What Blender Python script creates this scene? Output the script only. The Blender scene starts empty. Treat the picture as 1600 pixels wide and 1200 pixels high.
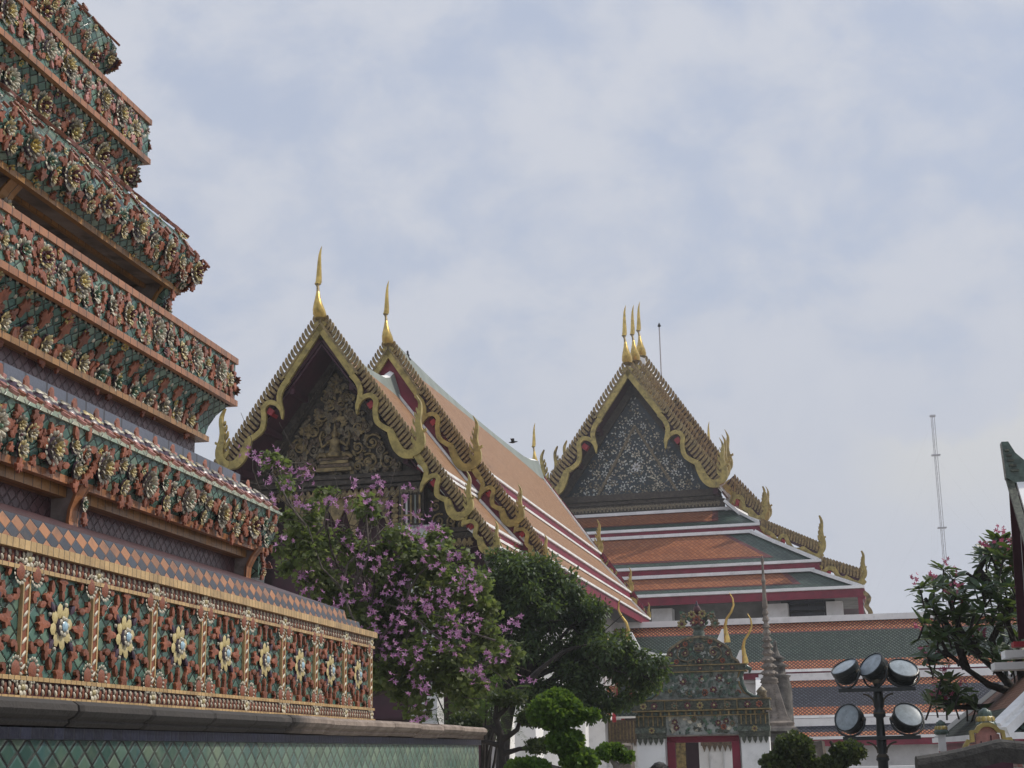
import bpy, math, random
from mathutils import Vector, Matrix
random.seed(7)
R = random.random
def U(a, b): return a + (b - a) * R()
rad = math.radians
SC = bpy.context.scene
COL = SC.collection

# ------------------------------------------------------------------ camera
PITCH, ROLL, YAW = rad(13.563), 0.020, rad(10.683)
EYE = Vector((0, 0, 1.75))
FPX = 2404.0                                   # focal length in pixels of the 1600 px wide frame
cF = Vector((-math.sin(YAW) * math.cos(PITCH), math.cos(YAW) * math.cos(PITCH), math.sin(PITCH)))
cR = cF.cross(Vector((0, 0, 1))).normalized()
cU = cR.cross(cF)
cR, cU = cR * math.cos(ROLL) - cU * math.sin(ROLL), cU * math.cos(ROLL) + cR * math.sin(ROLL)
cam = bpy.data.objects.new('camera', bpy.data.cameras.new('camera'))
COL.objects.link(cam)
M3 = Matrix((cR, cU, -cF)).transposed()
cam.matrix_world = Matrix.Translation(EYE) @ M3.to_4x4()
cam.data.sensor_width = 36
cam.data.lens = FPX / 1600 * 36
cam.data.clip_end = 3000
SC.camera = cam

# ------------------------------------------------------------------ sky, sun, exposure
SUN_AZ, SUN_EL = rad(66), rad(47)              # azimuth from +Y towards +X
w = bpy.data.worlds.new('World'); SC.world = w; w.use_nodes = True
nt = w.node_tree; nt.nodes.clear()
def N(nt, t, **k):
    n = nt.nodes.new(t)
    for a, b in k.items(): setattr(n, a, b)
    return n
def mth(nt, op, a, b=None, c=None, clamp=False):
    n = nt.nodes.new('ShaderNodeMath'); n.operation = op; n.use_clamp = clamp
    for i, v in enumerate((a, b, c)):
        if v is None: continue
        if isinstance(v, (int, float)): n.inputs[i].default_value = v
        else: nt.links.new(v, n.inputs[i])
    return n.outputs[0]
def mixc(nt, f, a, b, mode='MIX'):
    n = nt.nodes.new('ShaderNodeMix'); n.data_type = 'RGBA'; n.blend_type = mode
    for i, v in ((0, f), (6, a), (7, b)):
        if isinstance(v, (int, float)): n.inputs[i].default_value = v
        elif isinstance(v, (tuple, list)): n.inputs[i].default_value = (v[0], v[1], v[2], 1)
        else: nt.links.new(v, n.inputs[i])
    return n.outputs[2]
def smooth(nt, x, a, b):
    n = nt.nodes.new('ShaderNodeMapRange'); n.interpolation_type = 'SMOOTHSTEP'
    nt.links.new(x, n.inputs[0]); n.inputs[1].default_value = a; n.inputs[2].default_value = b
    return n.outputs[0]
def noise(nt, vec, scale, detail=4, rough=.55, dist=0.0):
    n = nt.nodes.new('ShaderNodeTexNoise'); n.inputs['Scale'].default_value = scale
    n.inputs['Detail'].default_value = detail; n.inputs['Roughness'].default_value = rough
    n.inputs['Distortion'].default_value = dist
    if vec is not None: nt.links.new(vec, n.inputs['Vector'])
    return n.outputs[0]
sky = N(nt, 'ShaderNodeTexSky', sky_type='NISHITA', sun_disc=False, sun_elevation=SUN_EL, sun_rotation=SUN_AZ)
sky.air_density = 1.3; sky.dust_density = 2.2
skyv = nt.nodes.new('ShaderNodeVectorMath'); skyv.operation = 'SCALE'; skyv.inputs[3].default_value = 0.10
nt.links.new(sky.outputs[0], skyv.inputs[0])
tc = N(nt, 'ShaderNodeTexCoord'); sep = N(nt, 'ShaderNodeSeparateXYZ'); nt.links.new(tc.outputs['Generated'], sep.inputs[0])
zz = mth(nt, 'MAXIMUM', sep.outputs[2], 0.0)
den = mth(nt, 'ADD', zz, 0.62)
cmb = N(nt, 'ShaderNodeCombineXYZ')
nt.links.new(mth(nt, 'DIVIDE', sep.outputs[0], den), cmb.inputs[0]); nt.links.new(mth(nt, 'DIVIDE', sep.outputs[1], den), cmb.inputs[1])
nA = noise(nt, cmb.outputs[0], 11, 9, .58, .2)
nB = noise(nt, cmb.outputs[0], 4.2, 6, .55)
nC = noise(nt, tc.outputs['Generated'], 9.0, 6, .55)
dens = mth(nt, 'ADD', mth(nt, 'MULTIPLY', nA, .62), mth(nt, 'MULTIPLY', nB, .38))
lowz = smooth(nt, zz, .40, .08)
mask = smooth(nt, mth(nt, 'ADD', dens, mth(nt, 'MULTIPLY', lowz, .17)), .40, .60)
shade = mth(nt, 'MULTIPLY_ADD', mth(nt, 'SUBTRACT', smooth(nt, nA, .34, .66), .5), mth(nt, 'MULTIPLY_ADD', lowz, -.75, 1.0), .5)
cloud = mixc(nt, shade, (.585, .625, .725), (.645, .675, .755))
# a bright bank of cumulus low in the sky
el = mth(nt, 'ADD', zz, mth(nt, 'MULTIPLY', mth(nt, 'SUBTRACT', nC, .5), .10))
bank = mth(nt, 'MULTIPLY', smooth(nt, el, .210, .198), smooth(nt, el, .11, .20))
azn = mth(nt, 'ADD', sep.outputs[0], mth(nt, 'MULTIPLY', mth(nt, 'SUBTRACT', nC, .5), .10))
bank = mth(nt, 'MULTIPLY', bank, smooth(nt, azn, .02, .10))
blue = mixc(nt, .72, skyv.outputs[0], (.48, .565, .765))
skyc = mixc(nt, mth(nt, 'MULTIPLY_ADD', mask, .60, .36), blue, cloud)
skyc = mixc(nt, mth(nt, 'MULTIPLY', bank, .75), skyc, (.72, .725, .72))
over = mth(nt, 'MULTIPLY_ADD', smooth(nt, zz, .48, .95), .12, 1.0)
bgc = nt.nodes.new('ShaderNodeVectorMath'); bgc.operation = 'SCALE'
nt.links.new(skyc, bgc.inputs[0]); nt.links.new(over, bgc.inputs[3])
bg = N(nt, 'ShaderNodeBackground'); bg.inputs[1].default_value = 1.0
nt.links.new(bgc.outputs[0], bg.inputs[0])
nt.links.new(bg.outputs[0], N(nt, 'ShaderNodeOutputWorld').inputs[0])

sl = bpy.data.lights.new('sun', 'SUN'); sl.energy = 2.9; sl.angle = rad(1.6); sl.color = (1, .94, .84)
so = bpy.data.objects.new('sun', sl); COL.objects.link(so)
sd = Vector((math.sin(SUN_AZ) * math.cos(SUN_EL), math.cos(SUN_AZ) * math.cos(SUN_EL), math.sin(SUN_EL)))
so.rotation_euler = sd.to_track_quat('Z', 'Y').to_euler()
SC.view_settings.view_transform = 'Standard'; SC.view_settings.look = 'None'
SC.view_settings.exposure = 0.0; SC.view_settings.gamma = 1.0
SC.cycles.max_bounces = 6; SC.cycles.transparent_max_bounces = 8
SC.cycles.use_adaptive_sampling = True; SC.cycles.use_denoising = True

# ------------------------------------------------------------------ pixel helpers (photograph pixels, 1600 x 1200)
def ray(x, y):
    d = cF + cR * ((x - 800) / FPX) + cU * ((600 - y) / FPX)
    return d / d.y
def atY(x, y, Y): return EYE + ray(x, y) * Y
def pxm(Y): return Y * 1.03 / FPX

# ------------------------------------------------------------------ materials
MAT = {}
def newmat(name, rough=.6, metal=0.0, spec=.5):
    m = bpy.data.materials.new(name); m.use_nodes = True
    b = m.node_tree.nodes['Principled BSDF']
    b.inputs['Roughness'].default_value = rough; b.inputs['Metallic'].default_value = metal
    b.inputs['Specular IOR Level'].default_value = spec
    MAT[name] = m
    return m, m.node_tree, b
def bump(nt, b, h, strength=.4, dist=.02):
    n = nt.nodes.new('ShaderNodeBump'); n.inputs['Strength'].default_value = strength; n.inputs['Distance'].default_value = dist
    nt.links.new(h, n.inputs['Height']); nt.links.new(n.outputs[0], b.inputs['Normal'])
def plain(name, col, rough=.6, metal=0.0, var=.25, scale=3.0, bmp=.15, dirt=None, dirt_amt=.5, island=0.0, spec=.5):
    m, nt, b = newmat(name, rough, metal, spec)
    tc = N(nt, 'ShaderNodeTexCoord')
    n1 = noise(nt, tc.outputs['Object'], scale, 6, .6)
    dark = tuple(c * (1 - var) for c in col); lite = tuple(min(1, c * (1 + var)) for c in col)
    c = mixc(nt, smooth(nt, n1, .3, .7), dark, lite)
    if dirt:
        n2 = noise(nt, tc.outputs['Object'], scale * .6 + 1.3, 8, .7)
        c = mixc(nt, mth(nt, 'MULTIPLY', smooth(nt, n2, .5, .72), dirt_amt), c, dirt)
    if island:
        g = N(nt, 'ShaderNodeNewGeometry')
        hs = N(nt, 'ShaderNodeHueSaturation')
        nt.links.new(mth(nt, 'MULTIPLY_ADD', g.outputs['Random Per Island'], island, 1 - island * .5), hs.inputs['Value'])
        nt.links.new(c, hs.inputs['Color']); c = hs.outputs[0]
    nt.links.new(c, b.inputs['Base Color'])
    if bmp: bump(nt, b, noise(nt, tc.outputs['Object'], scale * 6, 4), bmp, .02)
    return m
def ramp(nt, fac, stops, interp='CONSTANT'):
    n = nt.nodes.new('ShaderNodeValToRGB'); n.color_ramp.interpolation = interp
    els = n.color_ramp.elements
    while len(els) < len(stops): els.new(.5)
    for e, (p, c) in zip(els, stops): e.position = p; e.color = (*c, 1)
    nt.links.new(fac, n.inputs[0]); return n.outputs[0]
def diamond(name, cols, gap, W, H, g=.05, rough=.25, rows=None, r0=0, bstr=.5, dirt=None, dirt_amt=.4, lip=0.0, dsc=1.5, spec=.5):
    """glazed diamond tiles on the metre UVs; cols = random tile colours, rows = colour by row instead"""
    m, nt, b = newmat(name, rough, 0, spec)
    uv = N(nt, 'ShaderNodeUVMap'); s = N(nt, 'ShaderNodeSeparateXYZ'); nt.links.new(uv.outputs[0], s.inputs[0])
    x = mth(nt, 'DIVIDE', s.outputs[0], W); y = mth(nt, 'DIVIDE', s.outputs[1], H)
    p = mth(nt, 'ADD', x, y); q = mth(nt, 'SUBTRACT', x, y)
    fp, fq = mth(nt, 'FLOOR', p), mth(nt, 'FLOOR', q)
    rp, rq = mth(nt, 'SUBTRACT', p, fp), mth(nt, 'SUBTRACT', q, fq)
    e = mth(nt, 'MAXIMUM', mth(nt, 'ABSOLUTE', mth(nt, 'SUBTRACT', rp, .5)), mth(nt, 'ABSOLUTE', mth(nt, 'SUBTRACT', rq, .5)))
    gapm = smooth(nt, e, .5 - g * 1.4, .5 - g * .6)
    cm = N(nt, 'ShaderNodeCombineXYZ'); nt.links.new(fp, cm.inputs[0]); nt.links.new(fq, cm.inputs[1])
    wn = N(nt, 'ShaderNodeTexWhiteNoise'); nt.links.new(cm.outputs[0], wn.inputs[0])
    if rows:
        ri = mth(nt, 'SUBTRACT', mth(nt, 'SUBTRACT', fp, fq), r0)
        c = ramp(nt, mth(nt, 'MULTIPLY_ADD', ri, 1 / len(rows), .5 / len(rows)), [(i / len(rows), k) for i, k in enumerate(rows)])
        hs = N(nt, 'ShaderNodeHueSaturation'); nt.links.new(c, hs.inputs['Color'])
        nt.links.new(mth(nt, 'MULTIPLY_ADD', wn.outputs[0], .5, .75), hs.inputs['Value']); c = hs.outputs[0]
    else:
        k = len(cols)
        c = ramp(nt, wn.outputs[0], [(i / k, cols[i]) for i in range(k)])
    tc = N(nt, 'ShaderNodeTexCoord')
    n1 = noise(nt, tc.outputs['Object'], 14, 5, .65)
    c = mixc(nt, mth(nt, 'MULTIPLY', n1, .35), c, tuple(v * .45 for v in cols[0]))
    if dirt:
        n2 = noise(nt, tc.outputs['Object'], dsc, 7, .62)
        c = mixc(nt, mth(nt, 'MULTIPLY', smooth(nt, n2, .45, .7), dirt_amt), c, dirt)
    c = mixc(nt, gapm, c, gap)
    nt.links.new(c, b.inputs['Base Color'])
    h = mth(nt, 'SUBTRACT', 1.0, smooth(nt, e, .5 - g * 2.6, .5 - g * .6))
    if lip:
        h = mth(nt, 'ADD', h, mth(nt, 'MULTIPLY', mth(nt, 'SUBTRACT', rq, rp), lip))
    h = mth(nt, 'ADD', h, mth(nt, 'MULTIPLY', wn.outputs[0], .25))
    bump(nt, b, h, bstr, .015)
    return m
def sheen_tint(name, col, y0, y1, amt):  # lightens the base colour along Y, painting in a grazing-angle sheen
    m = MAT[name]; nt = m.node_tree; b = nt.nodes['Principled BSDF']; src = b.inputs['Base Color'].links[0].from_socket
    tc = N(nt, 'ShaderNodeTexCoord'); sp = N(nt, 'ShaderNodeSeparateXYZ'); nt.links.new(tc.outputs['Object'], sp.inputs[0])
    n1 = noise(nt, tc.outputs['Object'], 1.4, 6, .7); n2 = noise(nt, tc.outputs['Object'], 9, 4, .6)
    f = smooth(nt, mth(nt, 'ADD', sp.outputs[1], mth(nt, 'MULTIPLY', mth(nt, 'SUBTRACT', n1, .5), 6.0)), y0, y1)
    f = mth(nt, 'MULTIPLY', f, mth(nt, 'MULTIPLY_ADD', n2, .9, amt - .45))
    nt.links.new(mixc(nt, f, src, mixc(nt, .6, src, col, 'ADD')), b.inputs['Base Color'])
def bricks(name, col, gap, L, rough=.35, var=.35, dirt=None, dirt_amt=.4):
    """single course of glazed edging bricks, joints every L metres"""
    m, nt, b = newmat(name, rough)
    uv = N(nt, 'ShaderNodeUVMap'); s = N(nt, 'ShaderNodeSeparateXYZ'); nt.links.new(uv.outputs[0], s.inputs[0])
    x = mth(nt, 'DIVIDE', s.outputs[0], L); f = mth(nt, 'FLOOR', x); r = mth(nt, 'SUBTRACT', x, f)
    wn = N(nt, 'ShaderNodeTexWhiteNoise', noise_dimensions='1D'); nt.links.new(f, wn.inputs['W'])
    hs = N(nt, 'ShaderNodeHueSaturation'); hs.inputs['Color'].default_value = (*col, 1)
    nt.links.new(mth(nt, 'MULTIPLY_ADD', wn.outputs[0], var, 1 - var * .5), hs.inputs['Value'])
    c = hs.outputs[0]
    tc = N(nt, 'ShaderNodeTexCoord')
    if dirt:
        c = mixc(nt, mth(nt, 'MULTIPLY', smooth(nt, noise(nt, tc.outputs['Object'], 3, 8, .7), .45, .68), dirt_amt), c, dirt)
    gm = smooth(nt, mth(nt, 'ABSOLUTE', mth(nt, 'SUBTRACT', r, .5)), .44, .475)
    c = mixc(nt, gm, c, gap); nt.links.new(c, b.inputs['Base Color'])
    bump(nt, b, mth(nt, 'SUBTRACT', noise(nt, tc.outputs['Object'], 25, 3), gm), .4, .01)
    return m
def foliage(name, cols, trans=.35, rough=.5, nscale=1.2):
    m, nt, b = newmat(name, rough, 0, .35)
    g = N(nt, 'ShaderNodeNewGeometry'); tc = N(nt, 'ShaderNodeTexCoord')
    n1 = noise(nt, tc.outputs['Object'], nscale, 3)
    f = mth(nt, 'ADD', mth(nt, 'MULTIPLY', g.outputs['Random Per Island'], .65), mth(nt, 'MULTIPLY', smooth(nt, n1, .3, .7), .35))
    c = ramp(nt, f, [(i / max(1, len(cols) - 1), k) for i, k in enumerate(cols)], 'LINEAR')
    nt.links.new(c, b.inputs['Base Color'])
    t = N(nt, 'ShaderNodeBsdfTranslucent'); mx = N(nt, 'ShaderNodeMixShader'); mx.inputs[0].default_value = trans
    nt.links.new(mixc(nt, .5, c, (.25, .35, .03), 'SCREEN') if cols[0][1] > cols[0][0] else c, t.inputs[0])
    nt.links.new(b.outputs[0], mx.inputs[1]); nt.links.new(t.outputs[0], mx.inputs[2])
    nt.links.new(mx.outputs[0], nt.nodes['Material Output'].inputs[0])
    return m

GREENS = [(.085, .175, .14), (.12, .225, .175), (.06, .135, .11), (.18, .29, .21), (.10, .20, .165), (.21, .30, .22), (.09, .185, .16)]
diamond('green_tile', GREENS, (.018, .022, .018), .18, .14, .055, .22, dirt=(.05, .06, .04), dirt_amt=.55)
diamond('base_tile', [(.028, .078, .064), (.036, .10, .082), (.022, .062, .052), (.055, .125, .105), (.11, .165, .115), (.03, .088, .088), (.08, .15, .115), (.045, .11, .09)],
        (.006, .007, .006), .205, .158, .07, .25, dirt=(.14, .16, .09), dirt_amt=.4, dsc=2.2)
sheen_tint('base_tile', (.26, .31, .24), .5, 7.5, .75)  # grazing reflection on the far stretch of wall put into the tile colour
diamond('purple_tile', [(.10, .048, .055), (.12, .06, .065), (.085, .042, .05), (.13, .07, .075)], (.03, .018, .02), .16, .14, .04, .35, dirt=(.05, .035, .035), dirt_amt=.5)
ORG = (.42, .18, .07); BLU = (.040, .050, .068); LIL = (.17, .095, .105)
diamond('skirt_tile', [(.16, .15, .14)], (.05, .03, .025), .2, .137, .03, .4, rows=[ORG, BLU, ORG, BLU, LIL, LIL, LIL, LIL], r0=0, dirt=(.09, .07, .06), dirt_amt=.55, dsc=4, bstr=.3)
diamond('cap_tile', [(.42, .45, .33), (.36, .42, .31), (.48, .47, .34), (.30, .40, .30)], (.10, .10, .08), .2, .2, .04, .3, dirt=(.18, .18, .12), dirt_amt=.4)
bricks('orange_edge', (.36, .155, .07), (.10, .05, .03), .17, dirt=(.12, .07, .04), dirt_amt=.6)
bricks('ochre_edge', (.33, .17, .06), (.08, .05, .03), .16, dirt=(.10, .06, .03), dirt_amt=.55)
bricks('cream_edge', (.55, .37, .17), (.07, .05, .035), .085, dirt=(.22, .14, .07), dirt_amt=.5)
bricks('navy_edge', (.010, .012, .026), (.01, .01, .016), .13, .3, .7)
bricks('grey_edge', (.115, .125, .16), (.06, .06, .07), .4, .45, .2)
plain('terracotta', (.25, .085, .045), .38, 0, .35, 9, .2, (.07, .03, .022), .5, .5)
plain('pink_clay', (.42, .19, .16), .38, 0, .3, 9, .2, (.12, .06, .05), .5, .4)
plain('white_glaze', (.50, .455, .35), .42, 0, .25, 12, .05, (.13, .11, .08), .75, .6)
plain('cream_glaze', (.50, .41, .20), .4, 0, .2, 12, .05, (.20, .14, .06), .55, .35)
plain('yellow_glaze', (.44, .33, .09), .25, 0, .25, 12, .05, (.18, .12, .04), .55, .4)
plain('grey_glaze', (.25, .22, .165), .45, 0, .3, 12, .05, (.07, .06, .05), .7, .6)
plain('ochre_flower', (.30, .24, .10), .4, 0, .3, 9, .05)
plain('petal_cream', (.56, .46, .22), .3, 0, .15, 10, .05, (.22, .16, .07), .5, .25)
plain('blue_glaze', (.34, .50, .58), .2, 0, .2, 9, .03)
plain('maroon_glaze', (.10, .03, .035), .3, 0, .3, 9, .05, None, 0, .4)
plain('plum_glaze', (.05, .028, .045), .3, 0, .3, 9, .05, None, 0, .4)
plain('moss_glaze', (.09, .16, .10), .3, 0, .3, 9, .05, None, 0, .4)
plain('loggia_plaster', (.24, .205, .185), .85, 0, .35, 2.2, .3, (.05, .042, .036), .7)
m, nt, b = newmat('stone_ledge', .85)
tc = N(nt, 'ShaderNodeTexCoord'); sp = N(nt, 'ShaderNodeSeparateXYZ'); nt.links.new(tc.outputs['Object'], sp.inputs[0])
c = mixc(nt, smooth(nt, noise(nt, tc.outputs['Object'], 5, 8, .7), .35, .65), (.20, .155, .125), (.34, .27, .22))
near_dark = mth(nt, 'MULTIPLY', smooth(nt, mth(nt, 'ADD', sp.outputs[1], mth(nt, 'MULTIPLY', noise(nt, tc.outputs['Object'], 1.1, 6, .7), 5)), 9.2, 7.6), .95)  # darker towards the near end, with an uneven edge
c = mixc(nt, near_dark, c, (.035, .032, .03)); c = mixc(nt, mth(nt, 'MULTIPLY', smooth(nt, noise(nt, tc.outputs['Object'], 2.2, 8, .75), .55, .7), .6), c, (.07, .06, .05))
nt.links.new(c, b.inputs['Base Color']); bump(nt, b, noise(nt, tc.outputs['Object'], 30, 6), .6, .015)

plain('gold_paint', (.40, .305, .095), .45, .25, .3, 3.5, .3, (.06, .045, .022), .75)
plain('fin_gold', (.27, .185, .075), .5, .2, .45, 7, .35, (.05, .03, .025), .8)
plain('gold_leaf', (.60, .42, .13), .33, .85, .25, 4, .15, (.10, .06, .03), .35)
plain('gold_dull', (.26, .19, .085), .5, .3, .45, 5, .3, (.04, .03, .02), .8)
plain('carved_dark', (.062, .048, .035), .65, .05, .5, 6, .5, (.02, .016, .014), .6)
plain('frieze_gilt', (.20, .16, .10), .5, .2, .5, 9, .4, (.035, .03, .025), .7)
plain('maroon_paint', (.20, .012, .035), .5, 0, .22, 1.5, .08, (.08, .01, .015), .35)
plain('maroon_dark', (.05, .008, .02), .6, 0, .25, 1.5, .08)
plain('red_paint', (.36, .02, .03), .45, 0, .2, 2, .08)
plain('white_plaster', (.86, .85, .83), .7, 0, .10, .8, .12, (.36, .35, .33), .35)
plain('pearl', (.55, .56, .52), .25, 0, .2, 9, .03)
plain('grey_plaster', (.60, .59, .58), .75, 0, .12, 1.0, .12, (.28, .27, .25), .4)
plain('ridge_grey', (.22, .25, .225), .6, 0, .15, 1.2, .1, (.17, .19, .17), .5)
plain('screen_dark', (.16, .155, .15), .7, 0, .3, 1.0, .1)
plain('void_dark', (.012, .012, .014), .8, 0, .2, 1, 0)
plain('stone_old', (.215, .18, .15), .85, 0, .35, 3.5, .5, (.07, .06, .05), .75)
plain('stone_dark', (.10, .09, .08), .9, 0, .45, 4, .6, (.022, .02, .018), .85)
plain('stone_black', (.05, .046, .041), .9, 0, .5, 5, .7, (.016, .015, .014), .85)
plain('lamp_black', (.012, .017, .018), .4, 0, .3, 4, .05)
plain('lamp_rust', (.10, .085, .06), .6, .2, .4, 8, .2)
plain('lamp_glass', (.34, .39, .42), .28, 0, .15, 14, .05, (.16, .18, .18), .5)
plain('mast_paint', (.38, .36, .37), .5, .2, .2, .3, 0)
plain('bark', (.11, .09, .075), .9, 0, .4, 6, .6)
plain('bark_dark', (.035, .028, .024), .9, 0, .4, 6, .6)
plain('bark_grey', (.20, .175, .155), .9, 0, .35, 6, .5)
plain('bird_black', (.012, .012, .016), .6, 0, .2, 9, 0)
plain('hair', (.018, .013, .012), .45, 0, .4, 40, .5)
plain('skin', (.42, .26, .18), .5, 0, .1, 9, .05)
plain('shirt', (.30, .32, .36), .8, 0, .1, 9, .1)
plain('trousers', (.05, .055, .08), .8, 0, .15, 9, .1)
plain('porcelain_green', (.085, .105, .08), .4, 0, .6, 12, .4, (.34, .33, .29), .7)
plain('porcelain_body', (.21, .225, .195), .4, 0, .4, 10, .4, (.05, .08, .058), .85)
plain('porcelain_teal', (.075, .11, .088), .25, 0, .4, 10, .3, (.04, .08, .07), .5)
plain('porcelain_white', (.36, .37, .34), .35, 0, .3, 8, .25, (.05, .08, .06), .9)
plain('porcelain_dark', (.06, .068, .048), .45, 0, .6, 18, .4, (.17, .155, .11), .7)
plain('bronze_relief', (.15, .105, .065), .5, .3, .5, 14, .6, (.04, .03, .02), .6)
plain('door_gold', (.24, .17, .06), .45, .35, .5, 7, .5, (.03, .025, .015), .75)
plain('paving', (.30, .285, .265), .8, 0, .2, .7, .2, (.18, .17, .155), .5)
plain('rose_flower', (.50, .10, .34), .6, 0, .25, 3, 0, None, 0, .5)
# roof tiles far away
OR1 = [(.33, .155, .075), (.36, .175, .09), (.29, .135, .065), (.38, .19, .10)]
diamond('roof_tan', [(.33, .175, .085), (.37, .20, .10), (.29, .15, .07), (.39, .225, .12)], (.16, .08, .04), .16, .24, .06, .6, spec=.25, lip=.4, dirt=(.22, .12, .06), dirt_amt=.35, dsc=.8)
diamond('roof_orange', [(.34, .115, .045), (.38, .135, .052), (.30, .10, .04), (.40, .15, .062)], (.14, .045, .022), .30, .44, .07, .55, spec=.3, lip=.6, dirt=(.17, .075, .045), dirt_amt=.6, dsc=.3)
diamond('roof_green', [(.040, .072, .055), (.05, .085, .064), (.033, .06, .048), (.055, .095, .075)], (.018, .028, .022), .30, .44, .06, .42, lip=.5, dirt=(.07, .085, .065), dirt_amt=.4, dsc=.35)
diamond('roof_maroon', [(.15, .035, .035), (.13, .03, .03)], (.07, .02, .02), .30, .44, .06, .45, lip=.5)
G = .17; CW, CH = .20, .235
diamond('cloister_orange', [(.50, .165, .06), (.55, .20, .08), (.45, .145, .05), (.58, .25, .11)], (.06, .018, .016), CW, CH, G, .5, spec=.3, lip=.9, bstr=.9, dirt=(.35, .14, .07), dirt_amt=.35)
diamond('cloister_green', [(.050, .080, .062), (.060, .095, .073), (.041, .066, .052), (.075, .11, .085)], (.010, .016, .013), CW, CH, G, .5, spec=.3, lip=.9, bstr=.9, dirt=(.10, .12, .09), dirt_amt=.3)
diamond('cloister_navy', [(.036, .040, .062), (.045, .049, .072), (.030, .033, .053), (.06, .066, .09)], (.008, .008, .013), CW, CH, G, .5, spec=.3, lip=.9, bstr=.9)
diamond('pavilion_green', [(.085, .125, .10), (.10, .145, .115), (.07, .105, .085)], (.01, .013, .011), .15, .15, .12, .55, spec=.3, lip=.9, bstr=1.0)
diamond('pavilion_moss', [(.07, .085, .07), (.085, .10, .085), (.06, .07, .06)], (.012, .013, .011), .15, .15, .12, .75, spec=.12, lip=.9, bstr=1.0)
diamond('pavilion_brown', [(.20, .10, .07), (.22, .12, .085), (.18, .09, .06)], (.03, .018, .014), .15, .15, .10, .7, spec=.15, lip=.9, bstr=1.0)
# mother-of-pearl and glass mosaic of the far pediment
m, nt, b = newmat('glass_mosaic', .3)
tc = N(nt, 'ShaderNodeTexCoord'); vo = N(nt, 'ShaderNodeTexVoronoi'); vo.inputs['Scale'].default_value = 4.5
nt.links.new(tc.outputs['Object'], vo.inputs['Vector'])
c = mixc(nt, smooth(nt, noise(nt, tc.outputs['Object'], 1.6, 5), .4, .62), (.012, .024, .026), (.018, .036, .05))
c = mixc(nt, smooth(nt, vo.outputs[0], .16, .10), c, (.24, .22, .16)); nt.links.new(c, b.inputs['Base Color'])
bump(nt, b, vo.outputs[0], .5, .03)

foliage('leaf_orchid', [(.045, .065, .028), (.085, .115, .042), (.135, .165, .06), (.24, .25, .10)], .45)
foliage('leaf_dark', [(.012, .024, .011), (.024, .048, .018), (.044, .08, .027), (.14, .19, .05)], .34, .45, .9)
foliage('leaf_topiary', [(.022, .055, .010), (.045, .10, .016), (.075, .155, .022), (.16, .26, .045)], .4, .5, 4)
foliage('leaf_olive', [(.018, .032, .015), (.033, .052, .022), (.055, .075, .03), (.11, .11, .05)], .25, .5, 4)
foliage('leaf_fern', [(.012, .035, .010), (.022, .06, .014), (.04, .10, .02)], .35, .5, 2)
foliage('leaf_frangipani', [(.016, .036, .016), (.026, .056, .022), (.045, .085, .03), (.08, .12, .04)], .25, .35, 2)
foliage('petal_orchid', [(.33, .11, .27), (.45, .19, .38), (.60, .34, .53), (.38, .13, .31)], .3, .6, 2)
foliage('petal_pink', [(.42, .06, .14), (.55, .12, .22), (.62, .25, .30)], .3, .6, 2)

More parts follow.
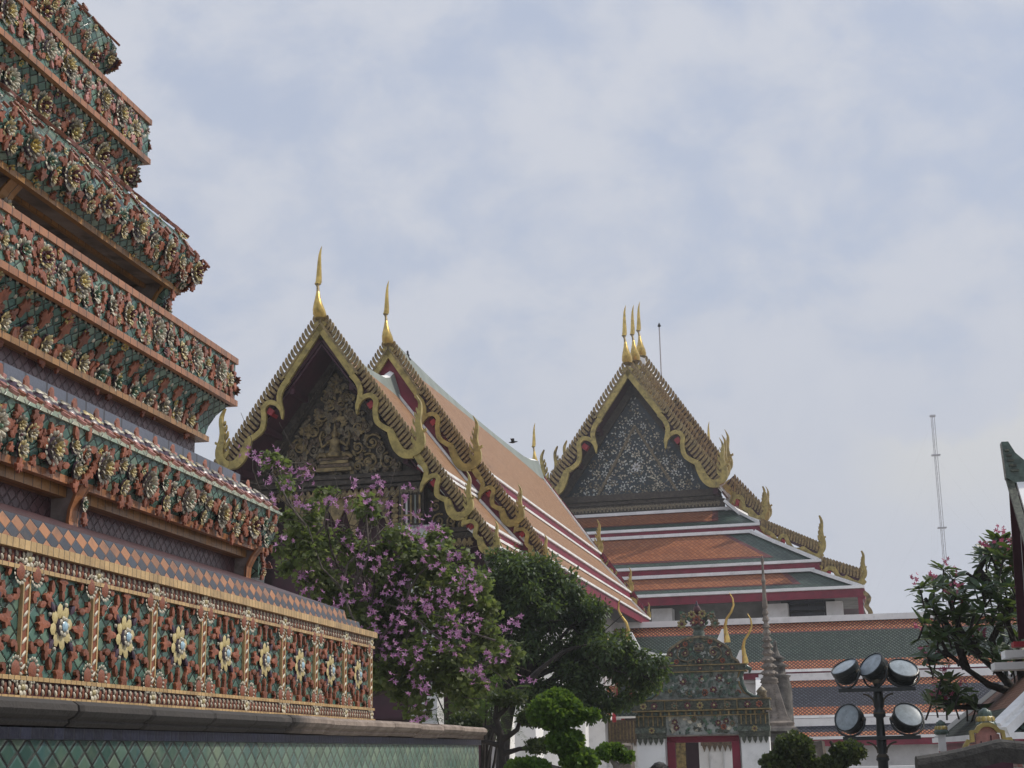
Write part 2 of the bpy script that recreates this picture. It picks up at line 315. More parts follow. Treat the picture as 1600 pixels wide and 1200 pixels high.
# ------------------------------------------------------------------ mesh builder
class MB:
    def __init__(s): s.v = []; s.f = []; s.m = []; s.mats = []; s.sm = []
    def mi(s, mat):
        if mat not in s.mats: s.mats.append(mat)
        return s.mats.index(mat)
    def face(s, pts, mat, smooth=False):
        i = len(s.v); s.v.extend(tuple(p) for p in pts); s.f.append(tuple(range(i, i + len(pts)))); s.m.append(s.mi(mat)); s.sm.append(smooth)
    def grid(s, rows, mat, smooth=True, close=False):
        i = len(s.v); n = len(rows[0]); k = s.mi(mat)
        for r in rows: s.v.extend(tuple(p) for p in r)
        for a in range(len(rows) - 1):
            for c in range(n if close else n - 1):
                d = (c + 1) % n
                s.f.append((i + a * n + c, i + a * n + d, i + (a + 1) * n + d, i + (a + 1) * n + c)); s.m.append(k); s.sm.append(smooth)
    def cap(s, loop, mat): s.face(loop, mat)
    def box(s, c, d, mat, ax=None):
        c = Vector(c); X, Y, Z = ax or (Vector((1, 0, 0)), Vector((0, 1, 0)), Vector((0, 0, 1)))
        hx, hy, hz = X * d[0] / 2, Y * d[1] / 2, Z * d[2] / 2
        P = [c + hx * a + hy * b_ + hz * e for e in (-1, 1) for b_ in (-1, 1) for a in (-1, 1)]
        for q in ((0, 2, 3, 1), (4, 5, 7, 6), (0, 1, 5, 4), (2, 6, 7, 3), (0, 4, 6, 2), (1, 3, 7, 5)): s.face([P[i] for i in q], mat)
    def tube(s, pts, radii, mat, n=8, caps=True, flat=None):
        rows = []; pts = [Vector(p) for p in pts]; ref = None
        for i, p in enumerate(pts):
            t = (pts[min(i + 1, len(pts) - 1)] - pts[max(i - 1, 0)]).normalized()
            if ref is None:
                ref = t.cross(Vector((0, 0, 1))) if abs(t.z) < .95 else t.cross(Vector((0, 1, 0)))
            a = (ref - t * ref.dot(t)).normalized(); ref = a; b_ = t.cross(a)
            r = radii[i] if isinstance(radii, (list, tuple)) else radii
            rows.append([p + (a * math.cos(k * 2 * math.pi / n) + b_ * math.sin(k * 2 * math.pi / n)) * r for k in range(n)])
        s.grid(rows, mat, True, True)
        if caps: s.face(rows[0][::-1], mat); s.face(rows[-1], mat)
    def lathe(s, c, prof, mat, n=16, sq=False):
        c = Vector(c); rows = []
        for r, z in prof:
            if sq:
                rows.append([c + Vector((r * a, r * b_, z)) for a, b_ in ((1, -1), (1, 1), (-1, 1), (-1, -1))])
            else: rows.append([c + Vector((r * math.cos(k * 2 * math.pi / n), r * math.sin(k * 2 * math.pi / n), z)) for k in range(n)])
        s.grid(rows, mat, not sq, True); s.face(rows[-1], mat); s.face(rows[0][::-1], mat)
    def prism(s, poly, place, t0, t1, mat, side=None):
        """poly: 2-D outline; place(a, b, t) -> 3-D; caps by fan-safe ngon"""
        A = [place(a, b_, t0) for a, b_ in poly]; B = [place(a, b_, t1) for a, b_ in poly]
        s.face(A, mat); s.face(B[::-1], mat)
        for i in range(len(poly)):
            j = (i + 1) % len(poly); s.face([A[i], B[i], B[j], A[j]], side or mat)
    def ribbon(s, pts, wid, place, t0, t1, mat, dense=3):
        P = [Vector((*p,)) for p in pts]
        if dense > 1 and len(P) > 2:
            Q = []; Wd = []
            for i in range(len(P) - 1):
                p0, p1, p2, p3 = P[max(i - 1, 0)], P[i], P[i + 1], P[min(i + 2, len(P) - 1)]
                for k in range(dense):
                    t = k / dense
                    Q.append(.5 * ((2 * p1) + (p2 - p0) * t + (2 * p0 - 5 * p1 + 4 * p2 - p3) * t * t + (3 * p1 - p0 - 3 * p2 + p3) * t ** 3))
                    Wd.append(wid[i] + (wid[i + 1] - wid[i]) * t)
            Q.append(P[-1]); Wd.append(wid[-1])
        else: Q, Wd = P, list(wid)
        Lf, Rt = [], []
        for i, p in enumerate(Q):
            t = (Q[min(i + 1, len(Q) - 1)] - Q[max(i - 1, 0)]); t = t.normalized() if t.length else Vector((1, 0))
            n_ = Vector((-t.y, t.x)) * Wd[i] / 2
            Lf.append(p + n_); Rt.append(p - n_)
        for i in range(len(Q) - 1):
            q = [Lf[i], Lf[i + 1], Rt[i + 1], Rt[i]]
            A = [place(v.x, v.y, t0) for v in q]; B = [place(v.x, v.y, t1) for v in q]
            s.face(A, mat); s.face(B[::-1], mat); s.face([A[0], B[0], B[1], A[1]], mat); s.face([A[2], B[2], B[3], A[3]], mat)
            if i == 0: s.face([A[0], A[3], B[3], B[0]], mat)
            if i == len(Q) - 2: s.face([A[1], B[1], B[2], A[2]], mat)
    def add(s, verts, faces, slots, mats, X):
        """append a small prebuilt mesh transformed by matrix X"""
        i = len(s.v); s.v.extend(tuple(X @ Vector(v)) for v in verts)
        for f, k in zip(faces, slots): s.f.append(tuple(i + a for a in f)); s.m.append(s.mi(mats[k])); s.sm.append(True)
    def mesh(s, name, off=Vector((0, 0, 0))):
        me = bpy.data.meshes.new(name)
        if off.length: vv = [(a[0] - off.x, a[1] - off.y, a[2] - off.z) for a in s.v]
        else: vv = s.v
        me.from_pydata(vv, [], s.f)
        for k in s.mats: me.materials.append(MAT[k])
        me.polygons.foreach_set('material_index', s.m); me.polygons.foreach_set('use_smooth', s.sm)
        uv = me.uv_layers.new(name='UVMap'); co = s.v; buf = [0.0] * (2 * len(me.loops)); li = 0
        for f in s.f:
            a, b_, c = Vector(co[f[0]]), Vector(co[f[1]]), Vector(co[f[2]])
            n = (b_ - a).cross(c - a)
            if n.length < 1e-12 and len(f) > 3: n = (c - a).cross(Vector(co[f[3]]) - a)
            n = n.normalized() if n.length else Vector((0, 0, 1))
            if n.z < -.2 or (abs(n.z) <= .2 and n.y > .1 and abs(n.x) < .9 * n.y): n = n
            t = Vector((0, 0, 1)).cross(n); t = t.normalized() if t.length > 1e-3 else Vector((1, 0, 0))
            if abs(n.z) > .999: wv = Vector((0, 1, 0))
            else: wv = n.cross(t)
            if wv.z < 0: wv = -wv
            for k in f:
                p = Vector(co[k]); buf[li] = p.dot(t); buf[li + 1] = p.dot(wv); li += 2
        uv.data.foreach_set('uv', buf); me.update()
        return me
    def obj(s, name, parent=None, off=None, bevel=0):
        if off is None: off = Vector(parent['_o']) if parent is not None and '_o' in parent else Vector((0, 0, 0))
        o = bpy.data.objects.new(name, s.mesh(name, off)); COL.objects.link(o)
        if parent is not None: o.parent = parent
        elif off.length: o.location = off
        if bevel:
            b_ = o.modifiers.new('bevel', 'BEVEL'); b_.width = bevel; b_.segments = 2; b_.limit_method = 'ANGLE'
        return o
OFFS = {}
def thing(name, label, cat, loc=(0, 0, 0), rz=0.0, group=None, local=False):
    """Empty at the thing's base; parts given in world space unless local"""
    o = bpy.data.objects.new(name, None); COL.objects.link(o); o.location = loc; o.rotation_euler = (0, 0, rz)
    o.empty_display_size = .2
    tag(o, label, cat, group); OFFS[o.name] = Vector((0, 0, 0)) if local else Vector(loc)
    return o
def tag(o, label, cat, group=None):
    o['label'] = label; o['category'] = cat
    if group: o['group'] = group
    return o
def top(o):
    while o.parent is not None: o = o.parent
    return o
def part(mb, name, parent, bevel=0, label=None):
    o = bpy.data.objects.new(name, mb.mesh(name, OFFS[top(parent).name])); COL.objects.link(o); o.parent = parent
    if label: o['label'] = label
    if bevel:
        b_ = o.modifiers.new('bevel', 'BEVEL'); b_.width = bevel; b_.segments = 2; b_.limit_method = 'ANGLE'
    return o
def alone(mb, name, label, cat, base, group=None):
    o = bpy.data.objects.new(name, mb.mesh(name, Vector(base))); COL.objects.link(o); o.location = base
    return tag(o, label, cat, group)

# ------------------------------------------------------------------ ground
mb = MB(); mb.face([(-700, -300, 0), (700, -300, 0), (700, 1200, 0), (-700, 1200, 0)], 'paving')
o = mb.obj('ground'); o['kind'] = 'structure'

# ================================================================== the tiled chedi at the left
W_ = 12.0; CX, CY = -5.5 - W_, 19.097 - W_
chedi = thing('chedi', 'huge tiered chedi base covered with green tiles and ceramic flowers', 'chedi', (CX, CY, 0))
def sq(D): h = W_ - D; return [(CX + h, CY - h), (CX + h, CY + h), (CX - h, CY + h), (CX - h, CY - h)]
def band(mb, prof, mat, smooth=False):
    """prof [(D, z)] swept round the square plan"""
    for (d0, z0), (d1, z1) in zip(prof, prof[1:]):
        A, B = sq(d0), sq(d1)
        for i in range(4):
            j = (i + 1) % 4
            mb.face([(*A[i], z0), (*A[j], z0), (*B[j], z1), (*B[i], z1)], mat, smooth)
def edge(mb, D, z, mat, h=.07, out=.035, ins=.035):
    band(mb, [(D + ins, z - h / 2), (D - out, z - h / 2), (D - out, z + h / 2), (D + ins, z + h / 2)], mat)
# base wall with its ledge
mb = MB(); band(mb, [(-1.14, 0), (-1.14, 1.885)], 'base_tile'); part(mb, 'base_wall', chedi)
mb = MB(); band(mb, [(-1.14, 1.885), (-1.17, 1.89), (-1.17, 1.955), (-1.1, 1.955)], 'navy_edge'); part(mb, 'navy_course', chedi)
# ledge of separate cut stones: joints as real gaps
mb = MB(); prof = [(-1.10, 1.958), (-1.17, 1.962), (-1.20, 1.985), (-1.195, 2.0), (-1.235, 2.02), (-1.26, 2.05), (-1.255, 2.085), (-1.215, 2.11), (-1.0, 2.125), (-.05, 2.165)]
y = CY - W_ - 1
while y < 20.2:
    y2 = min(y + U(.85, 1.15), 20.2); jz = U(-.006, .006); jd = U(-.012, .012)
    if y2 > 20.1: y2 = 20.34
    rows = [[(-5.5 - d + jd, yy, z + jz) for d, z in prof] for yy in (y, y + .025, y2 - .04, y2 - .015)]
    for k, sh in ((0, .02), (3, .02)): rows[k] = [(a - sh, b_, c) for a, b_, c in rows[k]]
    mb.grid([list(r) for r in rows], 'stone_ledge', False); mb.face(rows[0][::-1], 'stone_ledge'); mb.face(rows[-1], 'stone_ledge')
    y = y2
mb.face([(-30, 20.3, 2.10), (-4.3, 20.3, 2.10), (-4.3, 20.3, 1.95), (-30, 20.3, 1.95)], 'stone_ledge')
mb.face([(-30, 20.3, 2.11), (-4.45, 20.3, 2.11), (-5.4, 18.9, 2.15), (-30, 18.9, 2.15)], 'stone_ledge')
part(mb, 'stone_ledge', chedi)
# frieze body
mb = MB(); band(mb, [(0, 2.15), (0, 3.28)], 'green_tile'); part(mb, 'frieze_wall', chedi)
# steep skirt of orange and slate diamonds on top of the frieze, then a shallow lilac slope up to the wall
mb = MB(); SKH = math.hypot(.10, .22)
def skq(y0, y1, t): mb.face([(-5.5, y0, 3.304), (-5.5, y1, 3.304), (-5.5 - .05 * t, y1, 3.304 + .20 * t), (-5.5 - .05 * t, y0, 3.304 + .20 * t)], 'skirt_tile')
skq(CY - W_ + .3, 18.12, 1.0); skq(18.12, 18.66, .5)
for y, t in ((18.12, 1), (18.66, .5)): mb.face([(-5.5, y, 3.304), (-6.2, y, 3.304), (-6.2, y, 3.304 + .20 * t), (-5.5 - .05 * t, y, 3.304 + .20 * t)], 'cream_edge')
mb.face([(-5.525, 18.12, 3.403), (-5.525, 18.66, 3.403), (-6.2, 18.66, 3.403), (-6.2, 18.12, 3.403)], 'purple_tile')
SK = part(mb, 'tiled_skirt', chedi)
for poly in SK.data.polygons:
    lo = min(SK.data.uv_layers[0].data[i].uv.y for i in poly.loop_indices)
    for i in poly.loop_indices: SK.data.uv_layers[0].data[i].uv.y -= lo
mb = MB(); band(mb, [(.0, 3.303), (1.29, 3.303), (1.29, 3.96)], 'purple_tile')
mb.face([(-5.55, CY - W_ + .3, 3.502), (-5.55, 18.12, 3.502), (-6.79, 17.80, 3.955), (-6.79, CY - W_ + 1, 3.955)], 'purple_tile')
mb.face([(-5.55, 18.12, 3.502), (-5.55, 18.12, 3.304), (-6.79, 17.80, 3.304), (-6.79, 17.80, 3.955)], 'purple_tile')
part(mb, 'lilac_slope', chedi)

# ---- small ceramic pieces
def dome(n=7, h=.35):
    V = []; F = []
    for k in range(n): a = 2 * math.pi * k / n; V.append((math.cos(a), math.sin(a), 0))
    for k in range(n): a = 2 * math.pi * k / n; V.append((.72 * math.cos(a), .72 * math.sin(a), h * .8))
    V.append((0, 0, h))
    for k in range(n):
        j = (k + 1) % n; F.append((k, j, n + j, n + k)); F.append((n + k, n + j, 2 * n))
    return V, F
DV, DF = dome()
def petal_ring(mb, rc, n, a, b_, h, tilt, mat, z=0.0, ph=0.0):
    for k in range(n):
        t = 2 * math.pi * (k + ph) / n
        X = Matrix.Rotation(t, 4, 'Z') @ Matrix.Translation((rc, 0, z)) @ Matrix.Rotation(-tilt, 4, 'Y') @ Matrix.Diagonal((a, b_, h, 1))
        mb.add(DV, DF, [0] * len(DF), [mat], X)
def disc(mb, r, h, mat, z=0.0):
    mb.add(DV, DF, [0] * len(DF), [mat], Matrix.Translation((0, 0, z)) @ Matrix.Diagonal((r, r, h, 1)))
def ros_big(c1, c2, c3):
    mb = MB(); disc(mb, 1.0, .12, 'plum_glaze'); petal_ring(mb, .82, 15, .24, .155, .3, .5, c1, .05); petal_ring(mb, .58, 12, .22, .135, .3, .7, c2, .2, .5)
    petal_ring(mb, .34, 8, .18, .115, .25, .9, c3, .33); disc(mb, .15, .4, 'yellow_glaze' if c3 != 'white_glaze' else 'moss_glaze', .3); return mb.mesh('rosette')
def ros_mid(c1, c2):
    mb = MB(); disc(mb, .95, .1, 'plum_glaze'); petal_ring(mb, .66, 9, .33, .22, .35, .5, c1, .05); petal_ring(mb, .36, 7, .24, .16, .35, .9, c2, .2, .5); disc(mb, .13, .4, 'cream_glaze', .25); return mb.mesh('rosette')
BIG = [ros_big('white_glaze', 'grey_glaze', 'cream_glaze'), ros_big('grey_glaze', 'white_glaze', 'white_glaze'), ros_big('white_glaze', 'cream_glaze', 'maroon_glaze'), ros_big('grey_glaze', 'grey_glaze', 'yellow_glaze')]
MID = [ros_mid('white_glaze', 'grey_glaze'), ros_mid('cream_glaze', 'white_glaze'), ros_mid('grey_glaze', 'cream_glaze'), ros_mid('white_glaze', 'moss_glaze')]
_p = MB(); disc(_p, 1.0, .10, 'plum_glaze'); petal_ring(_p, .68, 8, .345, .275, .10, .08, 'petal_cream', .1); petal_ring(_p, .34, 8, .13, .13, .2, .2, 'white_glaze', .24); disc(_p, .25, .24, 'blue_glaze', .3)
for k in (45, 135, 225, 315):
    _p.add(DV, DF, [0] * len(DF), ['white_glaze'], Matrix.Rotation(rad(k + 8), 4, 'Z') @ Matrix.Translation((1.08, 0, .05)) @ Matrix.Diagonal((.11, .11, .25, 1)))
PANEL = _p.mesh('panel_flower')
_p = MB(); disc(_p, .62, .25, 'terracotta', .05); petal_ring(_p, .80, 15, .16, .13, .22, .4, 'white_glaze', .02); CORNER = _p.mesh('corner_flower')
_p = MB(); petal_ring(_p, .62, 6, .36, .3, .4, .2, 'white_glaze', .05); disc(_p, .36, .55, 'cream_glaze', .1); KNOT = _p.mesh('knot_flower')

def leaf_shape(kind):
    if kind == 0: return [(0, -.5), (.14, -.2), (.46, -.28), (.40, .05), (.20, .10), (.22, .3), (0, .55), (-.22, .3), (-.20, .10), (-.40, .05), (-.46, -.28), (-.14, -.2)]   # trefoil
    if kind == 1: return [(0, -.5), (.20, -.25), (.27, .05), (.14, .35), (0, .5), (-.14, .35), (-.27, .05), (-.20, -.25)]                                               # almond
    if kind == 2: return [(0, -.5), (.16, -.42), (.20, -.1), (.46, -.02), (.30, .18), (.34, .42), (.10, .30), (0, .55), (-.10, .30), (-.34, .42), (-.30, .18), (-.46, -.02), (-.20, -.1), (-.16, -.42)]
    return [(-.1, -.5), (.14, -.45), (.34, -.2), (.34, .15), (.12, .42), (-.18, .42), (-.30, .2), (-.16, .02), (.02, .1), (.06, .2), (.12, .02), (.0, -.2), (-.2, -.3)]     # curl
class Frame:
    def __init__(s, o, a, b_, n): s.o, s.a, s.b, s.n = Vector(o), Vector(a), Vector(b_), Vector(n)
    def __call__(s, x, y, t=0): return s.o + s.a * x + s.b * y + s.n * t
    def mat(s, x, y, sc, spin=0):
        B = Matrix((s.a, s.b, s.n)).transposed().to_4x4()
        return Matrix.Translation(s(x, y)) @ B @ Matrix.Rotation(spin, 4, 'Z') @ Matrix.Diagonal((sc, sc, sc, 1))
def put_leaf(mb, fr, x, y, size, ang, kind, mat, th=.028):
    c, s_ = math.cos(ang), math.sin(ang)
    pl = [(x + (a * c - b_ * s_) * size, y + (a * s_ + b_ * c) * size) for a, b_ in leaf_shape(kind)]
    cen = sum(p[0] for p in pl) / len(pl), sum(p[1] for p in pl) / len(pl)
    m_ = mb.mi(mat); i = len(mb.v); n = len(pl)
    mb.v.extend(tuple(fr(a, b_, 0)) for a, b_ in pl); mb.v.extend(tuple(fr(a, b_, th)) for a, b_ in pl)
    mb.v.append(tuple(fr(cen[0], cen[1], th * 1.12)))
    for k in range(n):
        j = (k + 1) % n
        mb.f += [(i + k, i + j, i + n + j, i + n + k), (i + n + k, i + n + j, i + 2 * n)]; mb.m += [m_, m_]; mb.sm += [False, False]
def put(me, name, parent, X):
    o = bpy.data.objects.new(name, me); COL.objects.link(o); o.parent = parent
    o.matrix_local = Matrix.Translation(-OFFS[top(parent).name]) @ X
    return o
def xface(y, D, z, D2=None, z2=None):
    """frame on the chedi's long side; b runs up the band"""
    up = Vector((-(D2 - D), 0, z2 - z)).normalized() if D2 is not None else Vector((0, 0, 1))
    a = Vector((0, 1, 0)); return Frame((-5.5 - D, y, z), a, up, a.cross(up))
def yface(x, D, z, D2=None, z2=None):
    up = Vector((0, -(D2 - D), z2 - z)).normalized() if D2 is not None else Vector((0, 0, 1))
    a = Vector((-1, 0, 0)); return Frame((x, 19.097 - D, z), a, up, a.cross(up))

# ---- flower panels of the frieze, pitch 1.108 m
PITCH_P = 1.108; P0 = 10.17
for k in range(-1, 9):
    y0 = P0 + (k - 1) * PITCH_P if k < 0 else P0 + (k - 1) * PITCH_P
    ya = P0 + (k - 1) * PITCH_P; yb = ya + PITCH_P
    if yb > 19.2: continue
    fr = xface((ya + yb) / 2, 0, 2.745); fr.o.x += .002
    mb = MB()
    hw, hh = PITCH_P / 2 - .07, .40
    # terracotta sprays round the flower
    for q in range(4):
        a = q * math.pi / 2
        put_leaf(mb, fr, math.sin(a) * .29, math.cos(a) * .33, .155, -a, 2, 'terracotta')
        put_leaf(mb, fr, math.sin(a) * .22, math.cos(a) * .23, .09, -a, 1, 'terracotta')
        b_ = a + math.pi / 4
        put_leaf(mb, fr, math.sin(b_) * .30, math.cos(b_) * .27, .13, -b_ + .5, 0, 'terracotta')
        put_leaf(mb, fr, math.sin(b_) * .22, math.cos(b_) * .19, .10, -b_, 1, 'plum_glaze', .03)
        put_leaf(mb, fr, math.sin(b_ + .32) * .36, math.cos(b_ + .32) * .31, .105, -b_ - .7, 1, 'terracotta')
        put_leaf(mb, fr, math.sin(b_ - .32) * .34, math.cos(b_ - .32) * .31, .10, -b_ + 1.1, 1, 'terracotta')
    for sx in (-1, 1):
        for sy in (-1, 1):
            put_leaf(mb, fr, sx * (hw - .20), sy * (hh - .05), .11, (0 if sx > 0 else math.pi) + .3 * sy, 3, 'terracotta')
            put_leaf(mb, fr, sx * (hw - .07), sy * (hh - .22), .115, (0 if sx > 0 else math.pi) - .9 * sy, 3, 'terracotta')
    # beads on the frieze between the strips
    pn = part(mb, 'flower_panel', chedi)
    put(PANEL, 'flower', pn, fr.mat(0, .0, .172, .2))
    for sx in (-1, 1):
        for sy in (-1, 1): put(CORNER, 'corner_flower', pn, fr.mat(sx * (hw - .05), sy * (hh - .06), .105, U(0, 1)) @ Matrix.Translation((0, 0, .3)))
# pilasters and rails of the frieze
ys = [P0 + (k - 1) * PITCH_P for k in range(-1, 10)]
for y in ys:
    if y > 19.2: continue
    mb = MB()
    for s_ in (-1, 1): mb.box((-5.488, y + s_ * .046, 2.745), (.034, .02, .74), 'cream_edge')
    mb.box((-5.49, y, 2.745), (.024, .07, .74), 'terracotta')
    for q in range(8):
        z = 2.42 + q * .094; X = Matrix.Translation((-5.472, y, z)) @ Matrix.Rotation(math.pi / 2, 4, 'Y') @ Matrix.Rotation(.7, 4, 'Z')
        mb.add(DV, DF, [0] * len(DF), ['white_glaze'], X @ Matrix.Diagonal((.013, .042, .025, 1)))
    part(mb, 'frieze_pilaster', chedi)
mb = MB()
for z0, z1, mat, d in ((2.17, 2.225, 'cream_edge', .05), (2.33, 2.36, 'cream_edge', .045), (3.10, 3.13, 'cream_edge', .045), (3.235, 3.305, 'cream_edge', .07)):
    band(mb, [(.05, z0), (-d, z0), (-d, z1), (.05, z1)], mat)
for z0, z1 in ((2.225, 2.33), (3.13, 3.235)):
    band(mb, [(-.015, z0), (-.015, z1)], 'maroon_glaze')
    zc = (z0 + z1) / 2; y = 7.5
    while y < 19.05:
        X = Matrix.Translation((-5.48, y, zc)) @ Matrix.Rotation(math.pi / 2, 4, 'Y')
        mb.add(DV, DF, [0] * len(DF), ['terracotta'], X @ Matrix.Diagonal((.042, .016, .03, 1)))
        for dz, dy in ((.024, .052), (-.022, .046)):
            mb.add(DV, DF, [0] * len(DF), ['white_glaze'], Matrix.Translation((-5.475, y + dy, zc + dz)) @ Matrix.Rotation(math.pi / 2, 4, 'Y') @ Matrix.Rotation(.4, 4, 'Z') @ Matrix.Diagonal((.026, .014, .03, 1)))
        y += .098
for y in ys:
    if y > 19.2: continue
rl = part(mb, 'frieze_rails', chedi)
for y in ys:
    if y > 19.2: continue
    for z in (2.28, 3.18): put(KNOT, 'knot_flower', rl, xface(y, -.03, z).mat(0, 0, .072, U(0, 1)))

# ---- wall behind the first overhang
mb = MB(); band(mb, [(1.28, 3.95), (1.28, 4.22)], 'purple_tile'); part(mb, 'purple_wall', chedi)
# ---- first overhanging band
ROS_N = [0]; REST = MB()
def rosette(parent, fr, x, y, r, big, near=True):
    me = random.choice(BIG if big else MID)
    ROS_N[0] += 1
    X = fr.mat(x, y, r * 1.22, U(0, 6)); put(me, 'large_rosette' if big else 'small_rosette', parent, X @ Matrix.Rotation(U(-.22, .22), 4, 'X') @ Matrix.Rotation(U(-.22, .22), 4, 'Y') @ Matrix.Diagonal((1, 1, 1.35, 1)))
def leaf_fill(parent, fr, x, y, r, n, mats=('terracotta',), sz=(.095, .15), into=None):
    a0 = U(0, 6); m_ = into or MB()
    for k in range(n):
        a = a0 + 2 * math.pi * k / n + U(-.25, .25); d = r + U(.03, .07)
        put_leaf(m_, fr, x + math.cos(a) * d, y + math.sin(a) * d * .9, U(*sz), a - math.pi / 2 + U(-.4, .4), random.choice((0, 0, 1, 2)), random.choice(mats))
    return part(m_, 'leaf_spray', parent) if into is None else None
PR1 = [(1.05, 4.25), (.97, 4.42), (.92, 4.72)]
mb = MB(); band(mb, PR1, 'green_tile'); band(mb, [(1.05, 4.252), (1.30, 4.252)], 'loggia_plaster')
b1 = part(mb, 'lower_band', chedi)
mb = MB(); edge(mb, 1.05, 4.25, 'orange_edge', .07); band(mb, [(1.30, 4.13), (1.13, 4.13), (1.13, 4.245), (1.30, 4.245)], 'ochre_edge')
edge(mb, .92, 4.735, 'cap_tile', .03, .03); part(mb, 'band_edging', chedi)
mb = MB(); y = 9.3
while y < 18.0:
    fr = xface(y, .955, 4.46, .92, 4.72)
    rosette(b1, fr, 0, 0, .13, True); leaf_fill(b1, fr, 0, 0, .14, 7)
    fx = xface(y + .5, .955, 4.46, .92, 4.72)
    if y + .5 < 18.0:
        for dx, dy in ((-.11, .09), (.10, .06), (.0, -.11)): rosette(b1, fx, dx, dy, .078, False)
        leaf_fill(b1, fx, 0, 0, .22, 8)
    y += 1.0
fy = yface(-6.75, .955, 4.46, .92, 4.72); rosette(b1, fy, 0, -.02, .15, True); leaf_fill(b1, fy, 0, 0, .13, 8)
fy = yface(-7.2, .955, 4.46, .92, 4.72); rosette(b1, fy, 0, 0, .12, True)
# end block hanging under the corner of the band, with curved plaster brackets
mb = MB(); mb.box((-6.66, 17.93, 4.07), (.22, .24, .32), 'green_tile'); br = part(mb, 'corner_bracket', chedi)
def bracket(yb, x0, z0, hgt, w0, w1, th, edge_m):
    cu = [(w0, 0), (w0 * .92, .25), (w0 * .98, .5), (w0 + (w1 - w0) * .45, .8), (w1, 1)]
    mb = MB(); mb.prism([(0, 0)] + [(a, b_ * hgt) for a, b_ in cu] + [(0, hgt)], lambda a, b_, t: Vector((x0 + a, yb + t, z0 + b_)), -th, 0, 'loggia_plaster')
    mb.prism([(a, b_ * hgt) for a, b_ in cu] + [(a + .03, b_ * hgt) for a, b_ in cu[::-1]], lambda a, b_, t: Vector((x0 + a, yb + t, z0 + b_)), -th - .02, .02, edge_m)
    return part(mb, 'bracket', chedi)
bracket(17.74, -6.80, 3.80, .44, .16, .30, .12, 'orange_edge')
pb = bracket(13.1, -6.80, 3.80, .44, .20, .30, .14, 'orange_edge')
fr = xface(13.08, 1.02, 4.06); rosette(pb, fr, 0, .02, .065, False)
mb = MB(); put_leaf(mb, fr, 0, -.12, .13, math.pi, 2, 'terracotta'); part(mb, 'leaf_spray', pb)
mb = MB()
for q in range(5):
    fq = xface(17.93, 1.045, 4.22 - q * .075); put_leaf(mb, fq, U(-.05, .05), 0, .12, U(-1, 1), q % 3, 'terracotta')
part(mb, 'leaf_spray', br); leaf_fill(br, yface(-6.62, 1.04, 4.1), 0, 0, .05, 5)
rosette(br, xface(17.93, 1.04, 3.98), 0, 0, .065, False)
# ---- sloping cap of the first band
mb = MB(); band(mb, [(.90, 4.752), (1.32, 5.08)], 'cap_tile'); cp = part(mb, 'sloping_cap', chedi)
mb = MB(); y = 9.0; k = 0
while y < 18.12:
    fr = xface(y, .90, 4.752, 1.32, 5.08)
    put_leaf(mb, fr, 0, .13, .15, math.pi / 2 + .45, 1, random.choice(('pink_clay', 'terracotta')), .03)
    if k % 2 == 0: put_leaf(mb, fr, .07, .045, .12, math.pi / 2 - .4, 1, 'pink_clay', .03)
    if k % 3 == 0:
        m2 = random.choice(('white_glaze', 'cream_glaze', 'grey_glaze', 'white_glaze'))
        mb.add(DV, DF, [0] * len(DF), ['plum_glaze'], fr.mat(.2, .28, .15))
        for q in range(7): mb.add(DV, DF, [0] * len(DF), [m2], fr.mat(.2, .30, 1) @ Matrix.Rotation(q * .9, 4, 'Z') @ Matrix.Translation((.075, 0, .035)) @ Matrix.Diagonal((.052, .034, .05, 1)))
        mb.add(DV, DF, [0] * len(DF), ['cream_glaze'], fr.mat(.2, .30, .05) @ Matrix.Translation((0, 0, .6)))
        X = Frame(fr(.02, .42), Vector((0, 1, 0)), (fr.n * .75 + fr.b * .6).normalized(), fr.a.cross(fr.n))
        put_leaf(mb, X, 0, .05, .17, -.35, 1, 'terracotta', .025); put_leaf(mb, X, .07, .02, .10, -.9, 1, 'pink_clay', .025)
    y += .155; k += 1
part(mb, 'crest_leaves', cp)
mb = MB(); band(mb, [(1.30, 5.06), (1.30, 5.19), (1.42, 5.19)], 'grey_edge'); part(mb, 'grey_course', chedi)
mb = MB(); band(mb, [(1.42, 5.19), (1.73, 5.30), (1.73, 5.62)], 'purple_tile'); part(mb, 'upper_purple_wall', chedi)
# ---- cove and second band
mb = MB(); CV = [(1.64, 5.62), (1.61, 5.75), (1.54, 5.90), (1.43, 6.04)]; band(mb, CV, 'green_tile', True); cv = part(mb, 'lower_cove', chedi)
mb = MB(); band(mb, [(1.74, 5.56), (1.60, 5.56), (1.60, 5.625), (1.66, 5.625)], 'ochre_edge'); part(mb, 'cove_edging', chedi)
mb = MB(); y = 11.3; k = 0
while y < 17.3:
    fr = xface(y, 1.62, 5.71, 1.57, 5.84); rosette(cv, fr, 0, 0, .105, False) if k % 2 or y > 12 else None
    leaf_fill(cv, fr, 0, -.02, .11, 3, into=mb)
    fr = xface(y + .2, 1.52, 5.92, 1.45, 6.02); put_leaf(mb, fr, 0, -.02, .2, 0, 2, 'terracotta')
    mb.add(DV, DF, [0] * len(DF), ['cream_glaze'], fr.mat(0, -.13, .03))
    fr = xface(y + .2, 1.62, 5.68, 1.6, 5.8); put_leaf(mb, fr, 0, -.03, .15, 0, 1, 'terracotta')
    mb.add(DV, DF, [0] * len(DF), ['white_glaze'], xface(y, 1.50, 5.95, 1.45, 6.02).mat(.0, .0, .025))
    y += .4; k += 1
y = 11
while y < 17.6:
    mb.add(DV, DF, [0] * len(DF), ['grey_glaze'], xface(y, 1.42, 6.045).mat(0, 0, .026)); y += .125
